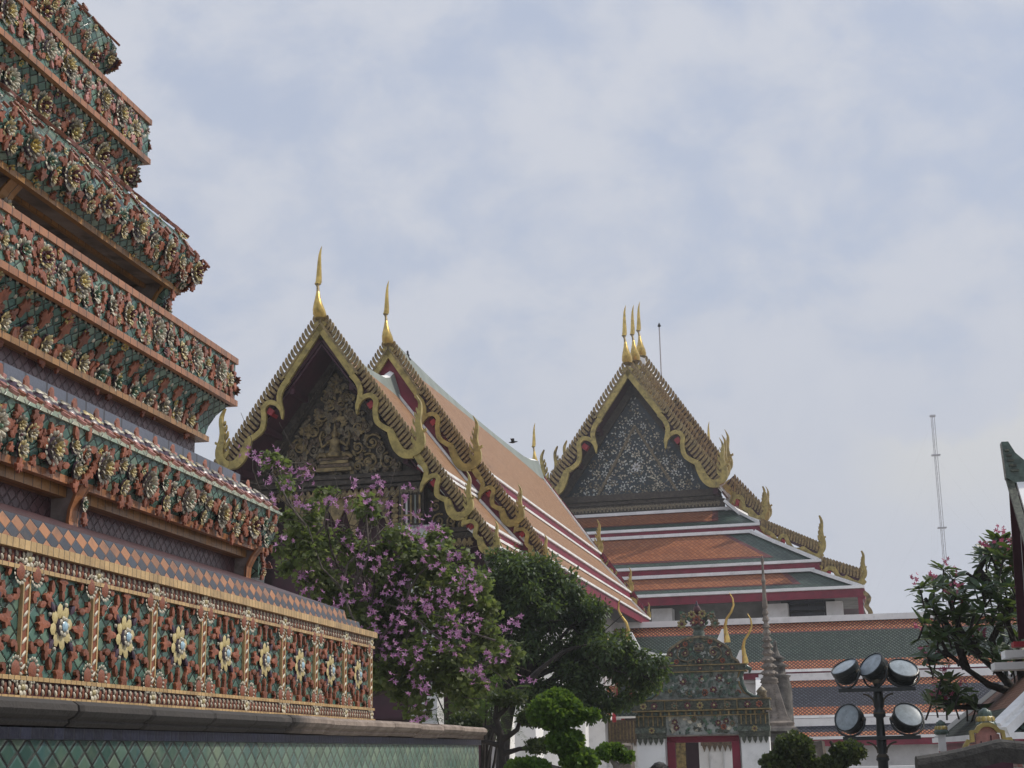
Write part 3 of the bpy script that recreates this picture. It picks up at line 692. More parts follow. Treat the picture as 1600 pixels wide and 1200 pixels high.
fy = yface(-7.4, 1.6, 5.75, 1.5, 5.95); leaf_fill(cv, fy, 0, 0, .1, 8)
part(mb, 'leaf_relief', cv); rosette(cv, fy, .02, .0, .14, True)
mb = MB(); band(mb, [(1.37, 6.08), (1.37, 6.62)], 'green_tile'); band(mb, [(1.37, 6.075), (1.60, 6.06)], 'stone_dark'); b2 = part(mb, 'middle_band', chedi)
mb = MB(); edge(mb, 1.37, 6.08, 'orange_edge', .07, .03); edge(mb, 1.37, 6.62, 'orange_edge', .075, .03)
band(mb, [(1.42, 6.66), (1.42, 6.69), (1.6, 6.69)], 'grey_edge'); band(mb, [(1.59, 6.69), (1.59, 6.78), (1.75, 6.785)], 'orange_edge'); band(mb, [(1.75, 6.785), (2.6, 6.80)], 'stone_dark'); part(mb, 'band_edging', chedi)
mb = MB(); y = 11.6; k = 0
while y < 17.55:
    fr = xface(y, 1.37, 6.35)
    rosette(b2, fr, 0, U(-.04, .05), (.135, .085, .10, .12, .08)[k % 5], k % 5 in (0, 3)); leaf_fill(b2, fr, 0, 0, .13, 6)
    if k % 2: rosette(b2, fr, .14, -.13, .068, False)
    y += .37; k += 1
fy = yface(-7.0, 1.37, 6.33); rosette(b2, fy, .0, -.03, .14, True); leaf_fill(b2, fy, 0, 0, .12, 7)
fy = yface(-7.4, 1.37, 6.33); rosette(b2, fy, .0, -.03, .1, True)
# ---- dark loggia
mb = MB(); band(mb, [(2.75, 6.79), (2.75, 7.43)], 'purple_tile'); band(mb, [(1.93, 7.428), (2.8, 7.428)], 'loggia_plaster'); part(mb, 'loggia_wall', chedi)
mb = MB(); band(mb, [(2.24, 7.38), (2.20, 7.38), (2.20, 7.425), (2.24, 7.425)], 'ochre_edge'); part(mb, 'loggia_beam', chedi)
bracket(16.98, -8.05, 6.80, .62, .40, .58, .16, 'ochre_edge')
lb = bracket(13.35, -8.05, 6.80, .62, .36, .58, .2, 'ochre_edge')
rosette(lb, xface(13.27, 2.10, 7.12), 0, 0, .11, False)
mb = MB(); band(mb, [(2.08, 6.8), (1.95, 6.95), (1.97, 7.42)], 'green_tile')
# only keep the block at the far corner
mb = MB(); A = [(-7.52, 16.95, 6.8), (-7.5, 17.04, 6.8), (-8.2, 17.04, 6.8), (-8.2, 16.9, 6.8)]
for (z0, e0), (z1, e1) in zip([(6.8, 0), (7.0, .06), (7.2, .10), (7.42, .16)], [(7.0, .06), (7.2, .10), (7.42, .16)]):
    q0 = [(-7.60 + e0, 16.86 - .0), (-7.60 + e0, 17.0 + e0), (-8.4, 17.0 + e0), (-8.4, 16.86)]
    q1 = [(-7.60 + e1, 16.86 - .0), (-7.60 + e1, 17.0 + e1), (-8.4, 17.0 + e1), (-8.4, 16.86)]
    for i in range(4):
        j = (i + 1) % 4; mb.face([(*q0[i], z0), (*q0[j], z0), (*q1[j], z1), (*q1[i], z1)], 'green_tile')
cb = part(mb, 'loggia_corner', chedi)
mb = MB()
for q in range(4): put_leaf(mb, xface(16.96, 2.02 - q * .03, 6.93 + q * .13), U(-.05, .05), 0, .15, U(-1, 1), q % 3, 'terracotta')
part(mb, 'leaf_relief', cb); rosette(cb, xface(16.97, 1.98, 7.12), 0, 0, .09, False)
# ---- third, bulging band
P3 = [(1.93, 7.42), (1.80, 7.55), (1.72, 7.74), (1.76, 7.92), (1.95, 8.18), (2.20, 8.40)]
mb = MB(); band(mb, P3, 'green_tile', True); b3 = part(mb, 'bulging_band', chedi)
mb = MB(); edge(mb, 1.93, 7.41, 'ochre_edge', .07, .03); part(mb, 'band_edging', chedi)
mb = MB(); y = 12.2; k = 0
while y < 17.3:
    fr = xface(y, 1.755, 7.66, 1.73, 7.76)
    rosette(b3, fr, 0, .02, (.135, .09, .13, .085)[k % 4], k % 2 == 0); leaf_fill(b3, fr, 0, .02, .14, 6)
    if k % 2: rosette(b3, fr, .13, -.12, .075, False)
    fr2 = xface(y + .2, 1.80, 7.97, 1.95, 8.18); leaf_fill(b3, fr2, 0, -.08, .05, 2, into=mb)
    fr2 = xface(y, 2.0, 8.25, 2.18, 8.38)
    for q in range(3): put_leaf(mb, fr2, q * .13, U(-.04, .02), U(.12, .17), U(.4, 1.4), 1, random.choice(('pink_clay', 'terracotta')), .04)
    for q in range(3): mb.add(DV, DF, [0] * len(DF), [random.choice(('white_glaze', 'grey_glaze', 'plum_glaze'))], fr2.mat(U(-.1, .3), U(-.05, .03), U(.03, .06)))
    y += .42; k += 1
for xx in (-7.35, -7.8):
    fy = yface(xx, 1.74, 7.72, 1.73, 7.8); leaf_fill(b3, fy, 0, 0, .1, 8); rosette(b3, fy, 0, 0, .13, True)
    fy = yface(xx - .1, 1.85, 7.50, 1.8, 7.56); leaf_fill(b3, fy, 0, 0, .05, 6)
part(mb, 'crest_leaves', b3)
# ---- upper cove and fourth band
mb = MB(); band(mb, [(2.20, 8.40), (2.46, 8.50), (2.45, 8.68), (2.40, 8.85), (2.30, 9.0)], 'green_tile', True); cv2 = part(mb, 'upper_cove', chedi)
mb = MB(); y = 13.0; k = 0
while y < 16.8:
    fr = xface(y, 2.43, 8.75, 2.38, 8.9); rosette(cv2, fr, 0, (0.02, -.1)[k % 2], (.14, .10)[k % 2], k % 2 == 0); leaf_fill(cv2, fr, 0, 0, .13, 5)
    for q in range(3): mb.add(DV, DF, [0] * len(DF), [random.choice(('cream_glaze', 'white_glaze'))], fr.mat(U(-.2, .2), U(-.15, .15), .03))
    y += .36; k += 1
y = 12.6
while y < 16.85: mb.add(DV, DF, [0] * len(DF), ['white_glaze'], xface(y, 2.29, 9.0).mat(0, 0, .024)); y += .14
fy = yface(-7.95, 2.42, 8.75, 2.35, 8.9); leaf_fill(cv2, fy, 0, 0, .12, 8); part(mb, 'bead_row', cv2); rosette(cv2, fy, 0, 0, .15, True)
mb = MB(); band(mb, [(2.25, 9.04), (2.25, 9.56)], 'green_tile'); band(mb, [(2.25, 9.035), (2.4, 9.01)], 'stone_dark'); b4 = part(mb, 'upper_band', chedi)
mb = MB(); edge(mb, 2.25, 9.04, 'orange_edge', .07, .03); edge(mb, 2.25, 9.565, 'orange_edge', .07, .03)
band(mb, [(2.3, 9.60), (2.42, 9.60), (2.42, 9.78), (2.75, 9.78)], 'grey_edge'); edge(mb, 2.52, 9.80, 'orange_edge', .06, .03); part(mb, 'band_edging', chedi)
mb = MB(); y = 13.3; k = 0
while y < 16.7:
    fr = xface(y, 2.25, 9.30); rosette(b4, fr, 0, .02, (.135, .10, .12)[k % 3], k % 3 != 1); leaf_fill(b4, fr, 0, 0, .13, 5, ('pink_clay', 'terracotta'))
    for q in range(9):
        a = math.pi + q * math.pi / 8
        mb.add(DV, DF, [0] * len(DF), ['white_glaze'], fr.mat(.22 + .13 * math.cos(a), .0 + (.14 if k % 2 else -.02) + .13 * math.sin(a) * (1 if k % 2 else -1), .022))
    y += .45; k += 1
fy = yface(-7.9, 2.25, 9.28); rosette(b4, fy, 0, 0, .14, True); leaf_fill(b4, fy, 0, 0, .1, 6)
part(mb, 'shell_garlands', b4)
# ---- topmost band reaching out of the frame, and the plain upper tiers
P5 = [(2.80, 9.78), (2.72, 10.0), (2.60, 10.25), (2.57, 10.46), (2.70, 10.7), (2.95, 10.9), (3.3, 11.1)]
mb = MB(); band(mb, P5, 'green_tile', True); b5 = part(mb, 'crowning_band', chedi)
mb = MB(); y = 13.6; k = 0
while y < 16.5:
    fr = xface(y, 2.68, 10.12, 2.60, 10.3); rosette(b5, fr, 0, (0, .16, -.12)[k % 3], (.14, .10, .09)[k % 3], k % 3 == 0); leaf_fill(b5, fr, 0, 0, .13, 6)
    if k % 2: rosette(b5, fr, .14, .15, .085, False)
    fr = xface(y, 2.64, 10.58, 2.8, 10.75); leaf_fill(b5, fr, 0, 0, .08, 5)
    y += .4; k += 1
fy = yface(-8.2, 2.62, 10.25, 2.57, 10.4); leaf_fill(b5, fy, 0, 0, .1, 8); rosette(b5, fy, 0, 0, .15, True)
# the many small filler flowers and leaves between the rosettes
FR = MB(); FLv = MB()
def filler(prof, ya, yb, n, sz=(.035, .06)):
    seg = list(zip(prof, prof[1:])); ln = [math.hypot(b_[0] - a[0], b_[1] - a[1]) for a, b_ in seg]
    for _ in range(n):
        (a, b_) = random.choices(seg, ln)[0]; t = U(.05, .95); y = U(ya, yb)
        fr = xface(y, a[0] + (b_[0] - a[0]) * t, a[1] + (b_[1] - a[1]) * t, b_[0] + (b_[0] - a[0]) * .01, b_[1] + (b_[1] - a[1]) * .01)
        r = U(*sz)
        if R() < .55:
            m1 = random.choice(('white_glaze', 'grey_glaze', 'cream_glaze', 'grey_glaze', 'maroon_glaze', 'yellow_glaze'))
            for q in range(6): FR.add(DV, DF, [0] * len(DF), [m1], fr.mat(0, 0, r) @ Matrix.Rotation(q * 1.047 + y, 4, 'Z') @ Matrix.Translation((.6, 0, .3)) @ Matrix.Rotation(-.6, 4, 'Y') @ Matrix.Diagonal((.5, .32, .5, 1)))
            FR.add(DV, DF, [0] * len(DF), [random.choice(('yellow_glaze', 'moss_glaze', 'maroon_glaze'))], fr.mat(0, 0, r) @ Matrix.Translation((0, 0, .3)) @ Matrix.Diagonal((.3, .3, .9, 1)))
        else:
            for q in range(random.choice((1, 2, 3))): put_leaf(FLv, fr, U(-.06, .06), U(-.06, .06), U(.06, .115), U(0, 6.28), random.choice((0, 1, 2, 2)), 'terracotta')
filler([(1.03, 4.30), (.97, 4.42), (.93, 4.62)], 9.4, 18.0, 75)
filler([(1.37, 6.14), (1.37, 6.57)], 11.6, 17.6, 75); filler(CV, 11.3, 17.3, 60)
filler(P3[:5], 12.2, 17.3, 110); filler([(2.45, 8.66), (2.40, 8.85), (2.32, 8.98)], 13, 16.8, 60); filler([(2.25, 9.10), (2.25, 9.5)], 13.3, 16.8, 70); filler(P5[:5], 13.4, 16.5, 90)
o = part(FR, 'filler_flowers', chedi); o['kind'] = 'stuff'; o = part(FLv, 'filler_leaves', chedi); o['kind'] = 'stuff'
mb = MB(); pr = [(3.3, 11.1), (3.35, 11.8), (3.1, 12.0), (3.1, 12.5), (3.9, 12.8), (4.0, 13.6), (3.8, 14.0), (4.8, 14.6), (5.0, 16), (6.2, 17), (7.0, 20), (8.5, 23), (10.2, 28), (11.2, 34), (11.7, 40)]
band(mb, pr, 'green_tile'); part(mb, 'upper_tiers', chedi)

# ================================================================== Thai gable trim
S0 = 5.88
def gable_side(root, place, a, b_, sgn, sc, kind, fin_h, name='bargeboard', thick=.12, fin_mat='gold_paint', fs=1.0):
    """bargeboard from a=(h,z) down to b_=(h,z); place(h,z,t) with t towards the viewer; sgn mirrors h"""
    A, B = Vector(a), Vector(b_); Ln = (B - A).length; d = (B - A) / Ln; n_ = Vector((-d.y, d.x))
    if n_.y < 0: n_ = -n_
    def pl(s, n, t): q = A + d * s + n_ * n; return place(q.x * sgn, q.y, t)
    S = sc
    if kind == 0: f = lambda s: s * Ln
    elif kind == 1: f = lambda s: (s - .30) / .70 * Ln if s > .38 else s * .114 / .38 * Ln
    else: f = lambda s: (s - .5) / .5 * Ln
    def rib(mb, pts, wd, t0, t1, mat): mb.ribbon([(f(s), n * S) for s, n in pts], [w * S for w in wd], pl, t0, t1, mat)
    mb = MB()
    if kind == 0:
        mb.ribbon([(-.02, -.030 * S), (f(.385), -.030 * S)], [.034 * S, .040 * S], pl, 0, thick, 'gold_paint', 1)
        mb.ribbon([(-.02, -.008 * S), (f(.40), -.008 * S)], [.012 * S, .012 * S], pl, -.02, thick + .03, 'gold_dull', 1)
    elif kind == 1:
        mb.ribbon([(0, -.033 * S), (f(.39), -.035 * S)], [.038 * S, .046 * S], pl, 0, thick, 'gold_paint', 1)
    if kind < 2:
        rib(mb, [(.38, -.040), (.43, -.036), (.485, -.050), (.525, -.085), (.548, -.115), (.585, -.145)], [.034, .032, .030, .028, .025, .005], 0, thick, 'gold_paint')
        rib(mb, [(.548, -.112), (.532, -.065), (.548, -.020), (.592, -.012), (.632, -.046), (.690, -.076), (.738, -.068), (.785, -.045)], [.014, .026, .028, .029, .029, .030, .030, .034], .01, thick + .02, 'gold_paint')
    else:
        rib(mb, [(.5, -.03), (.54, -.065), (.57, -.10)], [.034, .03, .006], 0, thick, 'gold_paint')
        rib(mb, [(.56, -.075), (.59, -.025), (.66, -.015), (.73, -.06), (.8, -.05)], [.02, .028, .03, .03, .034], .01, thick + .02, 'gold_paint')
    rib(mb, [(.78, -.045), (.84, -.062), (.892, -.070), (.94, -.060), (.975, -.02)], [.036, .048, .052, .05, .045], 0, thick + .03, 'gold_paint')
    bd = part(mb, name, root)
    mb = MB()                                                        # dark red board behind the naga body, red purlin end
    s0_, s1_ = (f(.36) if kind == 0 else 0), f(.96)
    mb.ribbon([(s0_, -.006 * S), (s1_, -.006 * S)], [.075 * S, .075 * S], pl, -.08, -.03, 'maroon_dark', 1)
    q = f(.585) if kind < 2 else f(.62)
    mb.ribbon([(q - .016 * S, -.052 * S), (q + .020 * S, -.052 * S)], [.036 * S, .036 * S], pl, -.5, .03, 'red_paint', 1)
    part(mb, 'red_backboard', bd)
    mb = MB(); step = .0285 * S; k = int((f(.955)) / step)
    for i in range(k):
        s = (i + .6) * step; u_ = s / Ln
        low = -.004 if (kind == 0 and u_ < .44) else (-.040 if kind == 0 and u_ > .60 else -.022)
        mb.ribbon([(s + .014 * S - low * .1 * S, low * S), (s + .010 * S, fin_h * S * .30), (s - .002 * S, fin_h * S * .62), (s - .016 * S, fin_h * S * .80)], [.015 * S, .019 * S, .017 * S, .005 * S], pl, .0, thick * .6, 'gold_dull' if i % 5 == 3 else fin_mat, 2)
    part(mb, 'fin_row', bd)
    # hang hong finial: flame shaped horn with smaller tongues on its inner side
    h = sc * (.30, .235, .17)[kind] * fs
    e = A + d * (f(.945)); o = Vector((e.x, e.y))
    def pf(x, y, t): return place((o.x + x) * sgn, o.y + y, t)
    gm = fin_mat if fin_mat == 'gold_leaf' else 'gold_paint'
    mb = MB()
    mb.ribbon([(-.06 * h, -.10 * h), (.05 * h, -.07 * h), (.13 * h, .03 * h), (.15 * h, .18 * h), (.11 * h, .36 * h), (.10 * h, .52 * h), (.13 * h, .70 * h), (.13 * h, .84 * h), (.06 * h, 1.0 * h)], [.12 * h, .16 * h, .17 * h, .15 * h, .12 * h, .095 * h, .075 * h, .05 * h, .006 * h], pf, -.01, thick + .05, gm)
    for x, y, x2, y2, wd in ((.06, .06, -.03, .22, .09), (.06, .22, -.03, .42, .07), (.06, .40, .0, .56, .05), (.09, .54, .03, .68, .04), (.11, .66, .06, .76, .03), (.17, .30, .235, .36, .05)):
        mb.ribbon([(x * h, y * h), ((x + x2) / 2 * h + (.035 if x2 > x else -.02) * h, (y * .55 + y2 * .45) * h), (x2 * h, y2 * h)], [wd * h, wd * .8 * h, .005 * h], pf, .0, thick, gm, 2)
    part(mb, 'finial', bd)
    return bd
def chofa(root, base, h, fwd, side, name='ridge_finial'):
    """horn on the gable peak; fwd = unit vector it leans along, side = sideways"""
    b_ = Vector(base); f_, s_ = Vector(fwd), Vector(side); mb = MB()
    pr = [(0, -.03, .04), (0, .01, .075), (0, .05, .088), (0, .11, .080), (-.004, .18, .058), (-.008, .26, .036), (-.02, .35, .022), (-.045, .42, .019), (-.07, .455, .022), (-.075, .475, .040), (-.06, .51, .040), (-.052, .58, .036), (-.05, .68, .030), (-.047, .78, .024), (-.038, .88, .017), (-.015, .95, .010), (.01, 1.0, .002)]
    rows = []
    for x, z, r in pr:
        c = b_ + s_ * (x * h * .55) + f_ * (.10 * h * math.sin(min(1, z / .5) * math.pi)) + Vector((0, 0, z * h))
        rows.append([c + (s_ * math.cos(k * math.pi / 5) + f_ * math.sin(k * math.pi / 5) * 1.3) * r * h for k in range(10)])
    mb.grid(rows[:2], 'gold_dull', True, True); mb.grid(rows[1:7], 'gold_leaf', True, True); mb.grid(rows[6:10], 'gold_dull', True, True); mb.grid(rows[9:], 'gold_leaf', True, True)
    mb.face(rows[0][::-1], 'gold_dull')
    return part(mb, name, root)
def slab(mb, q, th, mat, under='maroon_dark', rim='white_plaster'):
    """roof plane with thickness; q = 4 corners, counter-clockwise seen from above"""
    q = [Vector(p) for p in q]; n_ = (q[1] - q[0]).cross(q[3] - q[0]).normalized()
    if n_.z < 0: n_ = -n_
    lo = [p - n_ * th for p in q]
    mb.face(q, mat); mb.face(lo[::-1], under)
    for i in range(4):
        j = (i + 1) % 4; mb.face([q[i], lo[i], lo[j], q[j]], rim)
def bar(mb, a, b_, w_, h_, mat, up=Vector((0, 0, 1))):
    a, b_ = Vector(a), Vector(b_); d = (b_ - a); L_ = d.length; d.normalize()
    s_ = d.cross(up).normalized(); u_ = s_.cross(d)
    mb.box((a + b_) / 2, (L_, w_, h_), mat, (d, s_, u_))

# ================================================================== prayer hall (middle building)
TH = rad(1.8)
hall = thing('prayer_hall', 'tan roofed prayer hall with tall gilded gable behind the purple flowering tree', 'temple hall', (-15.507, 48, 0), -TH, local=True)
def hp(h, z, t): return Vector((h, -t, z))
# --- roofs: front section v .3 - 7.6 (apex 16.0), rear section 7.6 - 35 (apex 17.15)
def roof_set(root, v0, v1, ap, t1, t2, t3, ridge=True, z0w=.0):
    for s_ in (-1, 1):
        mb = MB(); pl = [ap, t1[1]]
        slab(mb, [(s_ * .12, v0, ap - .12), (s_ * t1[0], v0, t1[1]), (s_ * t1[0], v1, t1[1]), (s_ * .12, v1, ap - .12)], .16, 'roof_tan', 'maroon_dark', 'maroon_dark')
        for (a0, za), (a1, zb) in (t2, t3):
            slab(mb, [(s_ * a0, v0, za), (s_ * a1, v0, zb), (s_ * a1, v1, zb), (s_ * a0, v1, za)], .14, 'roof_tan')
        part(mb, 'roof_slope', root)
        mb = MB()                                                   # eaves: white lip, maroon fascia, white cap on the next roof below
        for (x, z), nx in ((t1, t2), (t2[1], t3), (t3[1], None)):
            bar(mb, (s_ * (x + .03), v0, z + .02), (s_ * (x + .03), v1, z + .02), .11, .085, 'white_plaster')
            bar(mb, (s_ * (x - .04), v0 + .02, z - .22), (s_ * (x - .04), v1 - .02, z - .22), .10, .38, 'maroon_paint')
            if nx: bar(mb, (s_ * nx[0][0], v0 + .3, nx[0][1] + .05), (s_ * nx[0][0], v1 - .02, nx[0][1] + .05), .12, .09, 'white_plaster')
        for k in (v0 + .22, v1 - .1):                                # white verge strips
            for (xa, za), (xb, zb) in (((.1, ap - .1), t1), t2, t3):
                if k > v0 + 1: bar(mb, (s_ * xa, k, za + .05), (s_ * xb, k, zb + .05), .22, .10, 'white_plaster')
        part(mb, 'eave_trim', root)
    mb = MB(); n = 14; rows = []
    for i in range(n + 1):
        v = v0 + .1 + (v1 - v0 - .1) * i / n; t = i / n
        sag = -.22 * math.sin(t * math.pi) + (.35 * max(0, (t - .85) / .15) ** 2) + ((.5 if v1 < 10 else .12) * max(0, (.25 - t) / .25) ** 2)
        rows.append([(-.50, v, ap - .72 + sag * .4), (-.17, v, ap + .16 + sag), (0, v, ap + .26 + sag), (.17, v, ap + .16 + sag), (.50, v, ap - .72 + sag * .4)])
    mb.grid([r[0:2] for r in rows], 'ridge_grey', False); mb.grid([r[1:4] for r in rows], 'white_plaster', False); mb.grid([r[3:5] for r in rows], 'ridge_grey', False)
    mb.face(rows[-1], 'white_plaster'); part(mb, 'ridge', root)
A1 = 15.62
roof_set(hall, -.15, 7.6, A1, (3.40, 11.25), ((3.42, 11.05), (5.02, 9.25)), ((5.06, 8.9), (5.95, 8.15)))
A2 = 17.12
roof_set(hall, 7.6, 35, A2, (3.46, 12.28), ((3.46, 11.86), (5.02, 10.12)), ((5.06, 9.66), (6.0, 8.66)))
for v, ap, ts in ((-.2, 16.11, (((0, 16.1), (3.42, 11.25)), ((3.46, 11.42), (5.06, 9.2)), ((5.08, 9.32), (5.98, 8.05)))),
                  (7.5, 17.2, (((0, 17.2), (3.42, 12.15)), ((3.46, 12.28), (5.06, 10.05)), ((5.08, 10.15), (6.02, 8.6)))),
                  (35.1, 17.2, (((0, 17.2), (3.42, 12.15)), ((3.46, 12.28), (5.06, 10.05)), ((5.08, 10.15), (6.02, 8.6))))):
    for s_ in (-1, 1):
        for k, (a, b_) in enumerate(ts):
            gable_side(hall, (lambda h, z, t, v=v: Vector((h, v - t, z))), a, b_, s_, S0 * (1 if k == 0 else .92 if k == 1 else .8), k, .062 if v < 30 else .03, fin_mat='fin_gold' if v < 30 else 'maroon_paint')
    chofa(hall, (0, v - .05, ap + .02), 2.6, (0, -1, 0), (1, 0, 0))
# --- maroon gable wall above the lower roof, soffits
mb = MB()
mb.face([(0, 7.62, 17.0), (3.45, 7.62, 12.2), (3.45, 7.62, 12.0), (5.0, 7.62, 10.0), (5.0, 7.62, 9.98), (5.95, 7.62, 8.6), (5.95, 7.62, 7.6), (-5.95, 7.62, 7.6), (-5.95, 7.62, 8.6), (-5.0, 7.62, 9.98), (-5.0, 7.62, 10.0), (-3.45, 7.62, 12.0), (-3.45, 7.62, 12.2)], 'maroon_paint')
part(mb, 'maroon_gable_wall', hall)
mb = MB(); mb.face([(0, 34.9, 17.0), (3.45, 34.9, 12.2), (3.45, 34.9, 8), (-3.45, 34.9, 8), (-3.45, 34.9, 12.2)], 'maroon_paint'); part(mb, 'rear_gable_wall', hall)
# --- pediment of the porch, set back under the deep verge
PV = 1.5
mb = MB()
mb.face([(0, PV, 15.5), (-3.2, PV, 11.05), (3.2, PV, 11.05)], 'carved_dark')
for s_ in (-1, 1):
    bar(mb, (s_ * -.05, PV - .12, 15.28), (s_ * 2.86, PV - .12, 11.05), .22, .44, 'carved_dark'); bar(mb, (0, PV - .2, 14.98), (s_ * 2.58, PV - .2, 11.2), .06, .08, 'frieze_gilt')
    slab(mb, [(0, -.12, 15.34), (s_ * 3.3, -.12, 10.95), (s_ * 3.3, PV + .2, 10.95), (0, PV + .2, 15.34)], .06, 'maroon_dark', 'maroon_dark', 'maroon_dark')
    for t in (.33, .62, .92): bar(mb, (s_ * 3.3 * t * .96, -.1, 15.22 - 4.4 * t), (s_ * 3.3 * t * .96, PV + .2, 15.22 - 4.4 * t), .16, .22, 'maroon_dark')
part(mb, 'pediment', hall)
def spiral(mb, c, r, turns, a0, mat, v, sgn=1, r0=.05, place=None):
    pts = []; n = int(11 * turns)
    for i in range(n + 1):
        t = i / n; a = a0 + sgn * t * turns * 2 * math.pi; q = r * (1 - .82 * t)
        pts.append(Vector((c[0] + q * math.cos(a), v - .07 * t, c[1] + q * math.sin(a))))
    mb.tube(pts, [r0 * (1 - .45 * i / n) for i in range(n + 1)], mat, 5)
    mb.add(DV, DF, [0] * len(DF), [mat], Matrix.Translation((c[0], v - .06, c[1])) @ Matrix.Rotation(math.pi / 2, 4, 'X') @ Matrix.Diagonal((r * .22, r * .22, .1, 1)))
mb = MB()
for s_ in (-1, 1):
    for cx_, cz, r, a0, sg in ((1.85, 11.48, .30, 1.6, 1), (1.2, 11.5, .30, 2.2, -1), (1.3, 12.15, .31, .4, 1), (.78, 12.0, .22, 3.6, 1), (.80, 12.7, .28, 1.0, -1), (1.1, 12.72, .17, 2, 1), (.52, 13.2, .24, 2.6, 1), (.2, 13.55, .2, 0, -1), (.38, 13.75, .16, 1, 1), (.12, 14.15, .14, 2, 1), (.42, 12.5, .17, 5, 1), (1.62, 11.88, .18, 4, -1), (2.15, 11.30, .15, 1, -1), (.8, 11.35, .18, 0, 1), (.65, 12.95, .14, 3, 1)):
        spiral(mb, (s_ * cx_, cz), r, 1.5, a0 if s_ > 0 else math.pi - a0, random.choice(('gold_dull', 'frieze_gilt', 'gold_dull')), PV - .08, sg * s_, .048)
    for k in range(170):                                            # flame leaves between the scrolls
        z = 11.12 + 3.6 * R() ** 1.4; hw = (14.75 - z) * .66 - .06
        if hw < .05: continue
        x = R() * hw; a = U(-1.2, 1.2); L_ = U(.14, .30)
        fr = Frame((s_ * x, PV - .05 - U(0, .06), z), (1, 0, 0), (0, 0, 1), (0, -1, 0)); put_leaf(mb, fr, 0, 0, L_, a * s_, random.choice((1, 2, 3)), random.choice(('frieze_gilt', 'gold_dull', 'bronze_relief')), .05)
part(mb, 'scroll_relief', hall)
# enthroned figure on a stepped pedestal in the middle of the pediment
mb = MB()
for k, (w2, z0, z1) in enumerate(((.62, 11.2, 11.32), (.56, 11.34, 11.44), (.50, 11.46, 11.56), (.54, 11.58, 11.66))): mb.box((0, PV - .18, (z0 + z1) / 2), (w2 * 2, .3, z1 - z0), 'bronze_relief' if k % 2 else 'gold_dull')
mb.box((0, PV - .04, 11.9), (.62, .06, .5), 'plum_glaze')
mb.lathe((0, PV - .22, 11.68), [(.30, 0), (.34, .1), (.22, .2), (.17, .42), (.24, .58), (.08, .66), (.12, .72), (.12, .84), (.07, .92), (.03, 1.1), (.005, 1.3)], 'gold_dull', 10)
for s_ in (-1, 1):
    mb.tube([(s_ * .2, PV - .22, 12.24), (s_ * .44, PV - .24, 12.05), (s_ * .55, PV - .22, 12.4), (s_ * .48, PV - .2, 12.62)], [.07, .06, .05, .04], 'gold_dull', 6)
    mb.tube([(s_ * .1, PV - .22, 11.72), (s_ * .5, PV - .28, 11.78), (s_ * .62, PV - .24, 11.66)], [.1, .09, .06], 'gold_dull', 6)
part(mb, 'throned_figure', hall)
# cornice, lambrequin, arch, capitals
mb = MB()
for z, d, h_ in ((10.98, .22, .14), (10.80, .16, .16), (10.62, .1, .08)): mb.box((0, PV - d / 2, z), (6.1, d + .3, h_), 'carved_dark')
for s_ in (-1, 1): mb.box((s_ * 3.95, PV - .1, 9.02), (1.75, .3, .14), 'carved_dark'); mb.box((s_ * 3.95, PV - .05, 8.84), (1.7, .2, .16), 'carved_dark')
part(mb, 'cornice', hall)
def leaf_row(mb, x0, x1, z, size, mat, v, n):
    for i in range(n):
        fr = Frame((x0 + (x1 - x0) * (i + .5) / n, v, z), (1, 0, 0), (0, 0, 1), (0, -1, 0)); put_leaf(mb, fr, 0, 0, size, math.pi, 2 if i % 2 else 1, mat, .05)
mb = MB(); leaf_row(mb, -2.55, 2.55, 10.42, .34, 'gold_dull', PV - .12, 24)
for s_ in (-1, 1): leaf_row(mb, s_ * 3.3, s_ * 4.75, 8.6, .3, 'gold_dull', PV - .1, 8)
part(mb, 'lambrequin', hall)
mb = MB(); mb.face([(-2.5, PV + .6, 10.6), (2.5, PV + .6, 10.6), (2.5, PV + .6, 3.0), (-2.5, PV + .6, 3.0)], 'maroon_dark')
mb.box((0, PV + 1.2, 5), (9.6, .4, 7.8), 'maroon_dark'); part(mb, 'porch_opening', hall)
mb = MB()
poly = [(-1.85, 10.3), (1.85, 10.3), (1.85, 9.2), (1.55, 9.85), (1.2, 9.3), (.9, 9.9), (.62, 8.9), (.3, 9.95), (0, 9.4), (-.3, 9.95), (-.62, 8.9), (-.9, 9.9), (-1.2, 9.3), (-1.55, 9.85), (-1.85, 9.2)]
mb.prism(poly, lambda a, b_, t: Vector((a, PV + t, b_)), 0, .08, 'gold_dull'); part(mb, 'arch_valance', hall)
